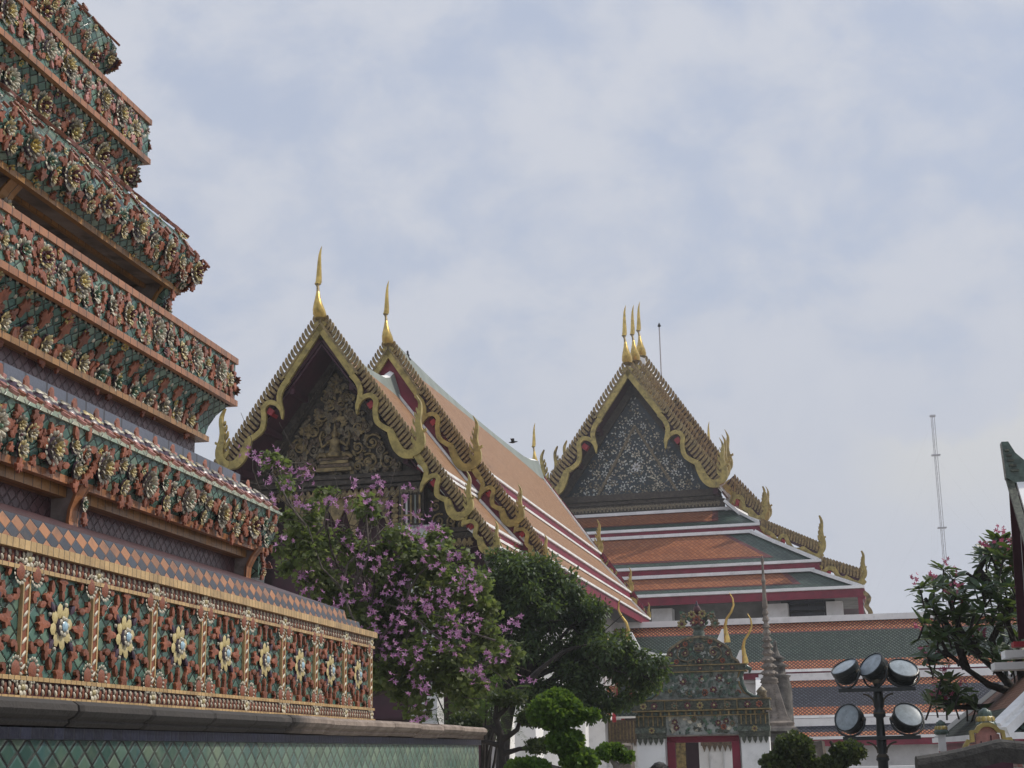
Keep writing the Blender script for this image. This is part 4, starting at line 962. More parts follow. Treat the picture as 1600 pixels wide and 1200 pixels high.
for s_ in (-1, 1):
    mb = MB()
    mb.box((s_ * 2.72, PV - .05, 9.9), (.86, .5, 1.5), 'carved_dark')
    for k in range(5): mb.box((s_ * 2.72 - .3 + k * .15, PV - .33, 9.75), (.06, .06, .95), ('gold_dull', 'grey_plaster', 'gold_dull', 'ridge_grey', 'gold_dull')[k])
    mb.box((s_ * 2.72, PV - .34, 9.55), (.8, .05, .06), 'gold_dull'); mb.box((s_ * 2.72, PV - .34, 9.15), (.86, .08, .1), 'grey_plaster')
    leaf_row(mb, s_ * 2.72 - .4, s_ * 2.72 + .4, 10.4, .26, 'frieze_gilt', PV - .32, 5)
    for k in range(7): mb.add(DV, DF, [0] * len(DF), ['gold_dull'], Matrix.Translation((s_ * 2.15, PV - .3, 9.2 + k * .18)) @ Matrix.Rotation(math.pi / 2, 4, 'X') @ Matrix.Diagonal((.13, .1, .08, 1)))
    part(mb, 'capital', hall)
    mb = MB(); mb.box((s_ * 3.15, PV + .02, 4.6), (.86, .8, 9.2), 'grey_plaster'); part(mb, 'column', hall, .03)
    
    for dv in (5.5, 10.5, 15.5, 20.5): mb = MB(); mb.box((s_ * 5.25, PV + dv, 3.6), (.75, .75, 7.2), 'white_plaster'); part(mb, 'column', hall, .03)
    mb = MB(); mb.face([(s_ * 3.2, PV, 10.5), (s_ * 4.9, PV, 9.0), (s_ * 3.2, PV, 9.0)], 'carved_dark')
    for cx_, cz, r in ((3.6, 9.35, .26), (4.05, 9.3, .2), (3.5, 9.85, .2), (4.4, 9.2, .12)): spiral(mb, (s_ * cx_, cz), r, 1.4, 1, 'gold_dull', PV - .05, s_, .045)
    for k in range(7): put_leaf(mb, Frame((s_ * (3.3 + k * .2), PV - .05, 9.18), (1, 0, 0), (0, 0, 1), (0, -1, 0)), 0, 0, .2, 0, 1, 'gold_dull', .05)
    part(mb, 'side_pediment', hall)
mb = MB()
for s_ in (-1, 1): mb.box((s_ * 4.4, 20, 4.2), (.3, 30, 8.4), 'white_plaster')
mb.box((0, 4.0, 5), (8.6, .3, 10), 'maroon_dark'); mb.box((0, 34.7, 4), (8.4, .3, 8), 'white_plaster'); part(mb, 'hall_wall', hall)

# ================================================================== ordination hall (right, farther)
TU = rad(3.5)
ubo = thing('ordination_hall', 'large ordination hall with three stacked gilded gables and orange green roofs', 'temple hall', (-10.874, 100, 0), -TU, local=True)
def upl(v): return lambda h, z, t: Vector((h, v - t, z))
# three stacked gables, each farther back and higher
for k, (v, dz, dh, has) in enumerate(((-.2, 0, 0, 1), (3.1, .95, -.35, 1), (5.8, 1.95, -.5, 1))):
    for s_ in (-1, 1):
        gable_side(ubo, upl(v), (0, 26.95 + dz), (6.05 + dh * .6, 18.5 + dz * .9), s_, 10.3, 0, .05, thick=.25, fs=.86, fin_mat='fin_gold')
        if k: gable_side(ubo, upl(v), (6.1 + dh * .6, 18.6 + dz * .7), (8.5 + dh * .5, 15.9 + dz * .6), s_, 9.2, 1, .055, thick=.25, fs=.9, fin_mat='fin_gold')
    chofa(ubo, (0, v - .1, 27.1 + dz), 4.1, (0, -1, 0), (1, 0, 0))
mb = MB()
for s_ in (-1, 1):
    for v0, v1, dz, dh in ((-.1, 3.2, -.3, -.05), (3.2, 6.0, .35, -.3), (6.0, 44, 1.0, -.5)):
        slab(mb, [(s_ * .1, v0, 26.9 + dz), (s_ * (6.0 + dh), v0, 18.5 + dz), (s_ * (6.0 + dh), v1, 18.5 + dz), (s_ * .1, v1, 26.9 + dz)], .2, 'roof_orange')
        slab(mb, [(s_ * (6.0 + dh), v0 + .5, 18.0 + dz), (s_ * (8.5 + dh), v0 + .5, 15.6 + dz), (s_ * (8.5 + dh), v1, 15.6 + dz), (s_ * (6.0 + dh), v1, 18.0 + dz)], .2, 'roof_orange')
    slab(mb, [(s_ * 8.0, -1.9, 15.3), (s_ * 11.9, -4.8, 12.5), (s_ * 11.9, 44, 12.5), (s_ * 8.0, 44, 15.1)], .2, 'roof_orange')
    slab(mb, [(s_ * 11.5, -4.8, 11.9), (s_ * 14.3, -6.8, 10.6), (s_ * 14.3, 44, 10.6), (s_ * 11.5, 44, 11.9)], .2, 'roof_orange')
part(mb, 'side_roofs', ubo)
# pediment
mb = MB(); QV = 1.6
mb.face([(0, QV, 25.6), (-5.15, QV, 18.35), (5.15, QV, 18.35)], 'glass_mosaic')
part(mb, 'mosaic_panel', ubo)
mb = MB()
for s_ in (-1, 1):
    bar(mb, (0, QV - .1, 25.9), (s_ * 5.4, QV - .1, 18.3), .25, .55, 'carved_dark')
    slab(mb, [(0, -.1, 26.4), (s_ * 6.0, -.1, 18.0), (s_ * 6.0, QV + .3, 18.0), (0, QV + .3, 26.4)], .1, 'maroon_dark', 'maroon_dark', 'maroon_dark')
    for t in (.4, .66, .95): bar(mb, (s_ * 6.0 * t * .95, -.1, 26.2 - 8.4 * t), (s_ * 6.0 * t * .95, QV + .2, 26.2 - 8.4 * t), .3, .4, 'maroon_dark')
    bar(mb, (0, QV - .08, 23.2), (s_ * 2.75, QV - .08, 18.5), .1, .17, 'frieze_gilt')
mb.box((0, QV - .2, 18.35), (11.2, .6, .42), 'carved_dark'); mb.box((0, QV - .1, 18.0), (11.3, .5, .2), 'carved_dark')
part(mb, 'pediment_frame', ubo)
mb = MB()                                                            # mother-of-pearl petals in flowers and sprays
def petals(mb, x, z, n, r, mat, q=1.25):
    a0 = U(0, 6)
    for k in range(n):
        a = a0 + 2 * math.pi * k / n
        fr = Frame((x + math.cos(a) * r, QV - .04, z + math.sin(a) * r), (1, 0, 0), (0, 0, 1), (0, -1, 0)); put_leaf(mb, fr, 0, 0, r * q, a - math.pi / 2, 1, mat, .03)
z = 18.75
while z < 25.2:
    hw = (25.3 - z) * .69 - .25; nx = max(1, int(hw * 2 / .43))
    for i in range(nx):
        x = -hw + (i + .5) * 2 * hw / nx + U(-.16, .16); zz_ = z + U(-.12, .12); k = R()
        mat = random.choice(('pearl', 'pearl', 'white_glaze', 'grey_glaze', 'frieze_gilt'))
        if k < .25: petals(mb, x, zz_, 6, .15, mat)
        elif k < .55: petals(mb, x, zz_, 3, .13, mat)
        else:
            for q in range(3): petals(mb, x + U(-.25, .25), zz_ + U(-.22, .22), 1, .13, mat, 1.5)
        for q in range(3): petals(mb, x + U(-.3, .3), zz_ + U(-.25, .25), 1, .08, random.choice(('frieze_gilt', 'bronze_relief', 'white_glaze')))
    z += .36
petals(mb, .0, 20.4, 8, .2, 'grey_plaster')
part(mb, 'pearl_inlay', ubo)
mb = MB(); mb.box((0, QV - .05, 17.45), (11.6, .3, .95), 'carved_dark')
n = 46
for i in range(n):
    x = -5.5 + 11 * (i + .5) / n
    fr = Frame((x, QV - .21, 17.62), (1, 0, 0), (0, 0, 1), (0, -1, 0)); put_leaf(mb, fr, 0, 0, .36, 0, 2, 'frieze_gilt', .05)
    mb.add(DV, DF, [0] * len(DF), ['frieze_gilt'], Matrix.Translation((x + .12, QV - .2, 17.28)) @ Matrix.Rotation(math.pi / 2, 4, 'X') @ Matrix.Diagonal((.1, .1, .05, 1)))
    if i % 2 == 0: mb.add(DV, DF, [0] * len(DF), ['grey_plaster'], Matrix.Translation((x + .12, QV - .2, 17.02)) @ Matrix.Rotation(math.pi / 2, 4, 'X') @ Matrix.Diagonal((.24, .1, .05, 1)))
part(mb, 'frieze', ubo)
# three skirt roofs in front with green borders
def skirt(vt, zt, ut, vb, zb, ub, k):
    mb = MB()
    def P(s, t): u_ = ut + (ub - ut) * t; return Vector((u_ * s, vt + (vb - vt) * t, zt + (zb - zt) * t))
    def quad(s0, t0, s1, t1, mat, lift, p=None):
        o_ = Vector((0, -.5, .8)) * lift
        mb.face([P(s0, t1) + o_, P(s1, t1) + o_, P(s1, t0) + o_, P(s0, t0) + o_], mat)
    q = [P(-1, 0), P(-1, 1), P(1, 1), P(1, 0)]
    slab(mb, q, .25, 'roof_green')
    # orange field inside a thin maroon line; the border hugs eave and hips
    tb = (.60, .76, .62)[k]; mid = (.93, .80, .86)[k]; e = .05
    def field(t0, t1, hb, mat, lift):
        o_ = Vector((0, -.5, .8)) * lift
        a = [P(-1, t1), P(1, t1), P(1, t0), P(-1, t0)]
        a[0].x += hb[1]; a[1].x -= hb[1]; a[2].x -= hb[0]; a[3].x += hb[0]
        mb.face([p + o_ for p in a], mat)
    hb = ((1.5, 2.6), (2.0, 2.4), (2.0, 3.0))[k]
    field(0.0, tb + e, (hb[0] - .35, hb[1] - .35), 'roof_maroon', .012); field(0.0, tb, hb, 'roof_orange', .024)
    part(mb, 'skirt_roof', ubo)
    mb = MB()
    bar(mb, P(-1, 0) + Vector((0, -.05, .12)), P(1, 0) + Vector((0, -.05, .12)), .24, .20, 'white_plaster')
    bar(mb, P(-1, 1) + Vector((-.1, -.06, .05)), P(1, 1) + Vector((.1, -.06, .05)), .2, .17, 'white_plaster')
    bar(mb, P(-1, 1) + Vector((0, .05, -.30)), P(1, 1) + Vector((0, .05, -.30)), .15, .48, 'maroon_paint')
    for s_ in (-1, 1):
        bar(mb, P(s_, 0) + Vector((-.15 * s_, -.05, .1)), P(s_, 1) + Vector((-.15 * s_, -.05, .1)), .28, .18, 'white_plaster')
        bar(mb, P(s_, 1) + Vector((0, 0, -.35)), P(s_, 1) + Vector((0, 8, -.35)), .15, .6, 'maroon_paint')
    part(mb, 'eave_trim', ubo)
    return P
skirt(1.35, 17.1, 6.5, -1.5, 15.62, 8.5, 0)
skirt(-1.6, 15.1, 7.85, -5.0, 12.72, 12.1, 1)
skirt(-5.0, 12.12, 11.7, -7.0, 10.85, 14.5, 2)
# gilded boards up the hips
def hip(a, b_, kind, sc):
    for s_ in (-1, 1):
        A, B = Vector(a), Vector(b_); hv = Vector((B.x - A.x, B.y - A.y)); L_ = hv.length; hv /= L_
        def place(h, z, t):
            h = abs(h); q = Vector((A.x + hv.x * h, A.y + hv.y * h)); nrm = Vector((-hv.y, hv.x)) * -1
            return Vector((s_ * (q.x + nrm.x * -t * .6 + .25), q.y - t * .6, z))
        gable_side(ubo, place, (0, A.z + .55), (L_, B.z + .55), 1, sc, kind, .06, thick=.2, fin_mat='fin_gold')
hip((6.15, .3, 17.75), (8.45, -1.4, 15.7), 2, 9.5)
hip((7.95, -1.6, 15.1), (12.1, -5.0, 12.75), 1, 8.6)
hip((11.7, -5.0, 12.1), (14.5, -7.0, 10.85), 2, 8.6)
# storey below: columns, screens, dark louvres
mb = MB(); mb.box((-3.2, -4.4, 5.3), (24, .3, 10.4), 'screen_dark'); mb.box((0, 20, 5.5), (24, 41, 11), 'grey_plaster'); part(mb, 'cella_wall', ubo)
for x in (-12.8, -9.4, -2.5, 2.5, 9.4, 12.75):
    mb = MB(); mb.box((x, -5.6, 5.1), (1.25 if abs(x) < 12 else .95, 1.1, 10.2), 'grey_plaster'); part(mb, 'column', ubo, .03)
for x in (11.1, -11.1):
    mb = MB()
    for k in range(5): mb.box((x, -4.75, 9.2 + k * .38), (2.0, .3, .2), 'navy_edge')
    mb.box((x, -4.0, 9.6), (3.2, .1, 2.4), 'void_dark'); mb.box((x, -4.3, 9.95), (.1, .6, 1.9), 'void_dark')
    part(mb, 'louvre', ubo)
mb = MB(); mb.face([(-14.3, -6.85, 10.5), (14.3, -6.85, 10.5), (14.3, 3, 10.5), (-14.3, 3, 10.5)], 'screen_dark')
for s_ in (-1, 1): mb.box((s_ * 14.3, -6.8, 9.3), (.28, .3, 2.3), 'maroon_paint')
part(mb, 'eave_soffit', ubo)
for s_ in (-1, 1):
    mb = MB()
    mb.ribbon([(0, 0), (.28, -.35), (.12, -.8), (.32, -1.2), (.18, -1.7), (.25, -2.1)], [.2, .3, .25, .28, .2, .05], lambda a, b_, t: Vector((s_ * (14.5 + a), -6.9 + t, 10.6 + b_)), -.12, .12, 'gold_dull')
    part(mb, 'eave_bracket', ubo)
mb = MB(); mb.tube([(1.3, 6, 26.5), (1.3, 6, 31.3)], .045, 'mast_paint', 6); mb.lathe((1.3, 6, 31.2), [(.03, 0), (.13, .1), (.02, .35)], 'lamp_black', 8); part(mb, 'lightning_rod', ubo)
chofa(ubo, (0, 44, 28.2), 4.0, (0, 1, 0), (1, 0, 0))
mb = MB(); mb.tube([(0, 5.2, 28.6), (0, 44, 28.2)], .35, 'white_plaster', 8); part(mb, 'ridge', ubo)

# ================================================================== cloister gallery
gal = thing('cloister_gallery', 'long white cloister with three stepped tile roofs in orange, green and navy', 'gallery', (0, 80, 0))
def galroof(x0, x1, tiers=(0, 1, 2), tag_=''):
    T = [((80, 8.05), (77.0, 5.45), (('cloister_orange', 0, .20), ('cloister_maroon', .20, .22), ('cloister_green', .22, .80), ('cloister_orange', .80, 1)), 5.45),
         ((76.8, 5.05), (74.5, 3.2), (('cloister_orange', 0, .22), ('cloister_navy', .22, .74), ('cloister_orange', .74, 1)), 3.2),
         ((74.35, 2.86), (73.5, 2.22), (('cloister_navy', 0, .55), ('cloister_orange', .55, 1)), 2.22)]
    for k in tiers:
        (ya, za), (yb, zb), zones, _ = T[k]; mb = MB()
        P = lambda x, t: Vector((x, ya + (yb - ya) * t, za + (zb - za) * t))
        for m_, t0, t1 in zones:
            if m_ == 'cloister_maroon': m_ = 'roof_maroon'
            mb.face([P(x0, t1), P(x1, t1), P(x1, t0), P(x0, t0)], m_)
        mb.face([P(x0, 1) + Vector((0, .1, -.18)), P(x0, 0) + Vector((0, .1, -.18)), P(x1, 0) + Vector((0, .1, -.18)), P(x1, 1) + Vector((0, .1, -.18))], 'maroon_dark')
        part(mb, 'tiled_roof', gal)
        mb = MB()
        bar(mb, (x0, ya, za + .10), (x1, ya, za + .10), .34 if k == 0 else .2, .30 if k == 0 else .34, 'white_plaster')
        bar(mb, (x0, yb - .02, zb + .02), (x1, yb - .02, zb + .02), .14, .13, 'white_plaster')
        bar(mb, (x0, yb + .06, zb - .20), (x1, yb + .06, zb - .20), .1, .30, 'maroon_paint')
        for x in (x0, x1): bar(mb, P(x, 0) + Vector((0, 0, .08)), P(x, 1) + Vector((0, 0, .08)), .3, .14, 'white_plaster')
        part(mb, 'eave_trim', gal)
galroof(-45, 60, (0,))
galroof(-45, -9.45, (1, 2)); galroof(-2.6, 60, (1, 2))
mb = MB()
mb.box((8.7 + 20, 74.3, 1.0), (62.5, .3, 2.0), 'grey_plaster'); mb.box((-27, 74.3, 1.0), (35, .3, 2.0), 'grey_plaster')
mb.box((7, 82.5, 3.6), (104, 1.0, 7.2), 'white_plaster'); mb.box((7, 77.3, 5.2), (104, .2, .5), 'white_plaster'); mb.box((-27.5, 74.9, 3), (35, .2, .45), 'white_plaster'); mb.box((28, 74.9, 3), (61, .2, .45), 'white_plaster')
mb.box((-6, 77.6, 2.6), (7.2, .3, 5.4), 'white_plaster')
mb.face([(-45, 80, 8.0), (60, 80, 8.0), (60, 83, 5.5), (-45, 83, 5.5)], 'cloister_green')
part(mb, 'gallery_wall', gal)
# gateway porch let into the cloister, its two-tier ridge running left to right
gp = thing('gateway_porch', 'small two tier gateway roof with white ridge ends and gold horns behind the gate', 'porch', (-5.9, 70, 0))
mb = MB()
def ptier(xc, hw, z, d, dz):
    for s_ in (-1, 1):
        slab(mb, [(xc - hw, 70, z), (xc - hw, 70 + s_ * d, z - dz), (xc + hw, 70 + s_ * d, z - dz), (xc + hw, 70, z)], .12, 'cloister_green')
ptier(-5.9, 2.0, 6.05, 1.5, 1.7); ptier(-5.9, 2.75, 5.1, 1.7, 1.8); part(mb, 'porch_roof', gp)
for hw, z, hgt in ((2.0, 6.05, 1.7), (2.75, 5.1, 1.75)):
    for s_ in (-1, 1):
        mb = MB()
        mb.prism([(-1.2, -.05), (-.6, .12), (-.2, .35), (.12, 1.0), (.2, 1.0), (.2, -.9), (-1.2, -.25)], lambda a, b_, t: Vector((-5.9 + s_ * (hw + a - .1), 70 + t, z + b_)), -.14, .14, 'white_plaster')
        part(mb, 'ridge_end', gp)
        mb = MB(); e = Vector((-5.9 + s_ * (hw + .12), 70, z + .75))
        pts = [(0, 0), (.06, .4), (.14, .7), (.36, 1.0), (.48, 1.3), (.45, 1.6), (.32, 1.85)]
        mb.tube([e + Vector((s_ * a, 0, b_)) for a, b_ in pts], [.09, .075, .06, .055, .05, .04, .01], 'gold_leaf', 7)
        mb.lathe(e + Vector((s_ * .1, -.05, -.35)), [(.17, 0), (.14, .2), (.06, .5), (.04, .7)], 'gold_leaf', 8); part(mb, 'ridge_finial', gp)
        mb = MB()
        for sy in (-1, 1):
            bar(mb, (-5.9 + s_ * hw, 70, z - .05), (-5.9 + s_ * hw, 70 + sy * 1.7, z - 1.95), .16, .26, 'red_paint')
            for k in range(7): mb.tube([(-5.9 + s_ * hw, 70 + sy * .24 * (k + .5), z - .27 * (k + .5) + .1), (-5.9 + s_ * (hw + .02), 70 + sy * .24 * (k + .2), z - .27 * (k + .5) + .45)], [.07, .015], 'gold_dull', 5)
        part(mb, 'bargeboard', gp)
mb = MB()
mb.box((-5.9, 71.2, 1.6), (3.4, .3, 3.2), 'maroon_dark'); mb.box((-7.2, 70.9, 1.6), (.5, .5, 3.4), 'white_plaster'); mb.box((-4.1, 70.9, 1.6), (2.2, .5, 3.4), 'white_plaster')
for k in range(3): mb.box((-4.75 + k * .62, 70.62, 1.6), (.05, .06, 3.2), 'grey_plaster')
mb.box((-8.6, 71.0, 2.75), (1.6, .5, .9), 'bronze_relief'); mb.box((-8.6, 71.05, 1.2), (1.3, .4, 2.4), 'white_plaster')
for k in range(10): mb.prism([(-.09, .0), (.09, .0), (0, -.28)], lambda a, b_, t, k=k: Vector((-9.3 + k * .155 + a, 70.74 + t, 2.3 + b_)), 0, .06, 'bronze_relief'); mb.box((-9.32 + k * .155, 70.73, 2.75), (.05, .06, .8), 'gold_dull')
for k in range(8): mb.prism([(-.11, .0), (.11, .0), (0, -.3)], lambda a, b_, t, k=k: Vector((-4.95 + k * .23 + a, 70.58 + t, 2.02 + b_)), 0, .06, 'bronze_relief')
mb.box((-4.1, 70.6, 2.12), (2.0, .1, .25), 'bronze_relief')
part(mb, 'porch_wall', gp)
mb = MB(); mb.box((-6.35, 70.55, 1.3), (1.15, .12, 2.6), 'door_gold')
for k in range(5): spiral(mb, (-6.35, .6 + k * .36), .22, 1.3, k, 'door_gold', 70.48, 1, .03)
part(mb, 'gilded_door', gp)

# ================================================================== porcelain gate
GX, GY = -2.9, 41.0
gate = thing('temple_gate', 'porcelain covered gate with maroon door frame and flower vase crown', 'gate', (GX, GY, 0))
def gpl(a, b_, t): return Vector((GX + a, GY - t, b_))
for s_ in (-1, 1):
    mb = MB(); mb.box((GX + s_ * 1.34, GY + .3, 1.05), (.72, .8, 2.1), 'white_plaster'); part(mb, 'gate_post', gate, .02)
mb = MB()
mb.box((GX, GY + .3, 2.43), (1.9, .74, .56), 'porcelain_white')
for s_ in (-1, 1): mb.box((GX + s_ * 1.32, GY + .3, 2.40), (.78, .88, .62), 'porcelain_dark'); mb.box((GX + s_ * 1.32, GY + .3, 2.30), (.82, .92, .13), 'porcelain_green')
mb.box((GX, GY + .3, 2.71), (3.3, .96, .10), 'porcelain_dark'); mb.box((GX, GY + .3, 2.655), (3.4, 1.02, .022), 'gold_dull')
mb.box((GX, GY + .3, 2.91), (3.46, 1.04, .26), 'porcelain_dark'); mb.box((GX, GY + .3, 3.07), (3.2, .9, .03), 'stone_old')
for s_ in (-1, 1): mb.box((GX + s_ * 1.36, GY + .3, 2.92), (.78, 1.14, .28), 'porcelain_dark')
for z in (2.785, 3.045):
    mb.box((GX, GY + .3, z), (3.48, 1.1, .03), 'gold_dull')
    for s_ in (-1, 1): mb.box((GX + s_ * 1.36, GY + .3, z + .004), (.84, 1.2, .03), 'gold_dull')
for k in range(-3, 4): mb.box((GX + k * .31 + .155 * 0, GY - .22, 2.915), (.022, .04, .24), 'gold_dull')
part(mb, 'entablature', gate)
mb = MB()
for s_ in (-1, 1):
    for k in range(5): mb.prism([(-.05, 0), (.05, 0), (.05, -.08), (0, -.17), (-.05, -.08)], lambda a, b_, t, k=k: gpl(s_ * 1.34 - .28 + k * .14 + a, 2.10 + b_, t), .1, .14, 'porcelain_dark')
    for k in range(6): mb.box((GX + s_ * 1.32 - .31 + k * .124, GY - .15, 2.53), (.03, .03, .24), 'gold_dull')
for k in range(30): mb.box((GX - 1.6 + k * .11, GY - .19, 2.715), (.045, .04, .085), 'gold_dull' if k % 2 else 'porcelain_teal')
part(mb, 'gate_fringe', gate)
body = [(-1.55, 3.06), (-1.38, 3.10), (-1.20, 3.22), (-1.10, 3.40), (-1.07, 3.60), (-1.10, 3.78), (1.10, 3.78), (1.07, 3.60), (1.10, 3.40), (1.20, 3.22), (1.38, 3.10), (1.55, 3.06)]
mb = MB(); mb.prism(body, gpl, -.62, -.02, 'porcelain_body'); part(mb, 'flared_body', gate)
mb = MB()
for s_ in (-1, 1):
    mb.tube([gpl(s_ * a, b_, -.02) for a, b_ in ((1.12, 3.8), (1.06, 3.6), (1.09, 3.40), (1.19, 3.22), (1.36, 3.10), (1.52, 3.10))], .045, 'porcelain_teal', 7)
    mb.tube([gpl(s_ * a, b_, -.02) for a, b_ in ((1.04, 3.8), (.98, 3.6), (1.01, 3.40), (1.11, 3.22), (1.3, 3.12))], .022, 'gold_dull', 6)
    mb.lathe(gpl(s_ * 1.56, 3.06, -.1), [(.11, 0), (.14, .06), (.12, .13), (.15, .17), (.08, .25), (.02, .30)], 'frieze_gilt', 9)
mb.box((GX, GY + .32, 3.86), (2.36, .74, .15), 'porcelain_dark'); mb.box((GX, GY + .32, 3.945), (2.46, .8, .025), 'gold_dull'); mb.box((GX, GY + .32, 3.775), (2.42, .78, .025), 'gold_dull')
for s_ in (-1, 1): mb.tube([gpl(s_ * 1.2, 3.86, .12), gpl(s_ * 1.32, 3.8, .12), gpl(s_ * 1.28, 3.7, .12)], [.07, .06, .03], 'porcelain_teal', 6)
part(mb, 'body_moulding', gate)
dome_ = [(-1.02, 3.96), (-.98, 4.04), (-.86, 4.12), (-.82, 4.26), (-.74, 4.40), (-.58, 4.50), (-.42, 4.60), (-.2, 4.66), (0, 4.68), (.2, 4.66), (.42, 4.60), (.58, 4.50), (.74, 4.40), (.82, 4.26), (.86, 4.12), (.98, 4.04), (1.02, 3.96)]
mb = MB(); mb.prism(dome_, gpl, -.55, -.08, 'porcelain_green'); part(mb, 'lobed_dome', gate)
mb = MB()
mb.ribbon(dome_, [.06] * len(dome_), gpl, -.1, -.03, 'frieze_gilt', 2)
for s_ in (-1, 1):
    pts = []
    for i in range(22):
        t = i / 21; a = -1.2 + t * 8.0; q = .20 * (1 - .8 * t); pts.append(gpl(s_ * (.40 + q * math.cos(a)), 4.27 + q * math.sin(a), -.05))
    mb.tube(pts, .022, 'frieze_gilt', 5); mb.tube([gpl(s_ * a, b_, -.05) for a, b_ in ((.47, 4.09), (.3, 4.04), (.12, 4.10), (.1, 4.0))], .02, 'frieze_gilt', 5)
part(mb, 'gilt_scrolls', gate)
mb = MB()                                                            # moulded mask in the dome
mb.add(DV, DF, [0] * len(DF), ['frieze_gilt'], Matrix.Translation(gpl(0, 4.40, -.06)) @ Matrix.Rotation(math.pi / 2, 4, 'X') @ Matrix.Diagonal((.15, .13, .1, 1)))
for s_ in (-1, 1):
    mb.add(DV, DF, [0] * len(DF), ['plum_glaze'], Matrix.Translation(gpl(s_ * .06, 4.43, .02)) @ Matrix.Rotation(math.pi / 2, 4, 'X') @ Matrix.Diagonal((.03, .02, .03, 1)))
    mb.tube([gpl(s_ * .02, 4.48, .03), gpl(s_ * .1, 4.50, .0)], .014, 'plum_glaze', 5)
mb.tube([gpl(-.07, 4.33, .02), gpl(0, 4.31, .035), gpl(.07, 4.33, .02)], .016, 'plum_glaze', 5); mb.tube([gpl(0, 4.44, .03), gpl(0, 4.38, .05)], [.015, .028], 'frieze_gilt', 6)
part(mb, 'mask', gate)
FL = []
for c1, c2 in (('maroon_glaze', 'cream_glaze'), ('frieze_gilt', 'moss_glaze'), ('terracotta', 'maroon_glaze'), ('ochre_flower', 'maroon_glaze')):
    mb = MB(); petal_ring(mb, .62, 7, .4, .32, .4, .25, c1, .03); disc(mb, .36, .45, c2, .1); FL.append(mb.mesh('porcelain_flower'))
def gflower(x, z, r, k, t=-.02): put(FL[k], 'porcelain_flower', gate, Matrix.Translation(gpl(x, z, t)) @ Matrix.Rotation(math.pi / 2, 4, 'X') @ Matrix.Diagonal((r, r, r, 1)))
for x, z, r, k in ((.05, 3.58, .11, 0), (-.45, 3.53, .10, 0), (.5, 3.60, .11, 0), (.1, 3.24, .10, 2), (.33, 3.30, .10, 0), (-.3, 3.22, .11, 1), (.97, 3.22, .08, 2), (.72, 3.48, .06, 0), (-.8, 3.3, .06, 3)): gflower(x, z, r, k)
for x, k in ((-1.48, 3), (-1.2, 0), (-.68, 1), (-.34, 0), (-.02, 3), (.34, 0), (.68, 1), (1.2, 0), (1.5, 2)): gflower(x, 2.91, .095, k, .24 if abs(x) < 1 else .30)
for x, z, k in ((-.7, 2.5, 0), (-.66, 2.36, 0), (.42, 2.46, 0), (.55, 2.36, 2), (.62, 2.5, 0), (.78, 2.44, 1), (-.2, 2.56, 1), (1.34, 2.3, 3), (-1.3, 2.3, 3)): gflower(x, z, .085, k, .09 if abs(x) < 1 else .17)
for x, z, k in ((-.75, 4.24, 0), (.75, 4.24, 0), (-.36, 4.27, 0), (.36, 4.27, 0), (0, 4.06, 0), (-.26, 4.03, 1), (.26, 4.03, 1), (-.6, 4.05, 2), (.6, 4.05, 2), (-.35, 4.5, 2), (.3, 4.55, 2), (.16, 4.62, 1), (-.2, 4.6, 1), (-.55, 4.45, 0), (.55, 4.45, 0)): gflower(x, z, .075, k, -.05)
for x, k in ((-.85, 0), (-.3, 1), (.02, 0), (.3, 1), (.6, 0), (.85, 0)): gflower(x, 3.86, .055, k, .06)
mb = MB()
for k in range(150):                                                 # leaves and shards of porcelain on the body
    z = U(3.14, 3.74); x = U(-1.0, 1.0)
    put_leaf(mb, Frame(gpl(x, z, -.02), (1, 0, 0), (0, 0, 1), (0, -1, 0)), 0, 0, U(.06, .15), U(0, 6), random.choice((0, 1, 2)), random.choice(('porcelain_teal', 'porcelain_teal', 'porcelain_dark', 'porcelain_white', 'moss_glaze')), .02)
for k in range(70):
    a = U(.1, 3.04); q = U(.1, .8); put_leaf(mb, Frame(gpl(q * 1.0 * math.cos(a), 4.05 + .55 * q * math.sin(a), -.075), (1, 0, 0), (0, 0, 1), (0, -1, 0)), 0, 0, U(.06, .12), U(0, 6), random.choice((0, 1, 2)), random.choice(('porcelain_teal', 'porcelain_dark', 'porcelain_white', 'moss_glaze')), .02)
for k in range(50):
    x = U(-.9, .9); put_leaf(mb, Frame(gpl(x, U(2.22, 2.64), .075), (1, 0, 0), (0, 0, 1), (0, -1, 0)), 0, 0, U(.08, .17), U(0, 6), random.choice((0, 1)), random.choice(('porcelain_teal', 'porcelain_dark', 'moss_glaze', 'white_glaze')), .02)
part(mb, 'leaf_shards', gate)
mb = MB(); mb.lathe((GX, GY + .3, 4.64), [(.20, 0), (.17, .05), (.14, .10), (.17, .16), (.13, .2), (.15, .27), (.21, .31), (.20, .36), (.12, .38), (.14, .44), (.2, .48)], 'porcelain_green', 12); part(mb, 'vase', gate)
mb = MB()
for k in range(26):
    a = U(0, 6.28); x = U(-.42, .42); put_leaf(mb, Frame((GX + x, GY + .3 + U(-.15, .15), 5.05 + U(0, .25)), (1, 0, 0), (0, 0, 1), (0, -1, 0)), 0, 0, U(.12, .24), -x * 2.2 + U(-.5, .5), 1, random.choice(('porcelain_teal', 'moss_glaze', 'porcelain_dark')), .03)
mb.lathe((GX - .02, GY + .3, 5.28), [(.04, 0), (.11, .08), (.09, .18), (.03, .27), (.012, .36)], 'maroon_glaze', 8); mb.lathe((GX - .02, GY + .28, 5.50), [(.05, 0), (.03, .08), (.005, .14)], 'plum_glaze', 7)
part(mb, 'bouquet_leaves', gate)
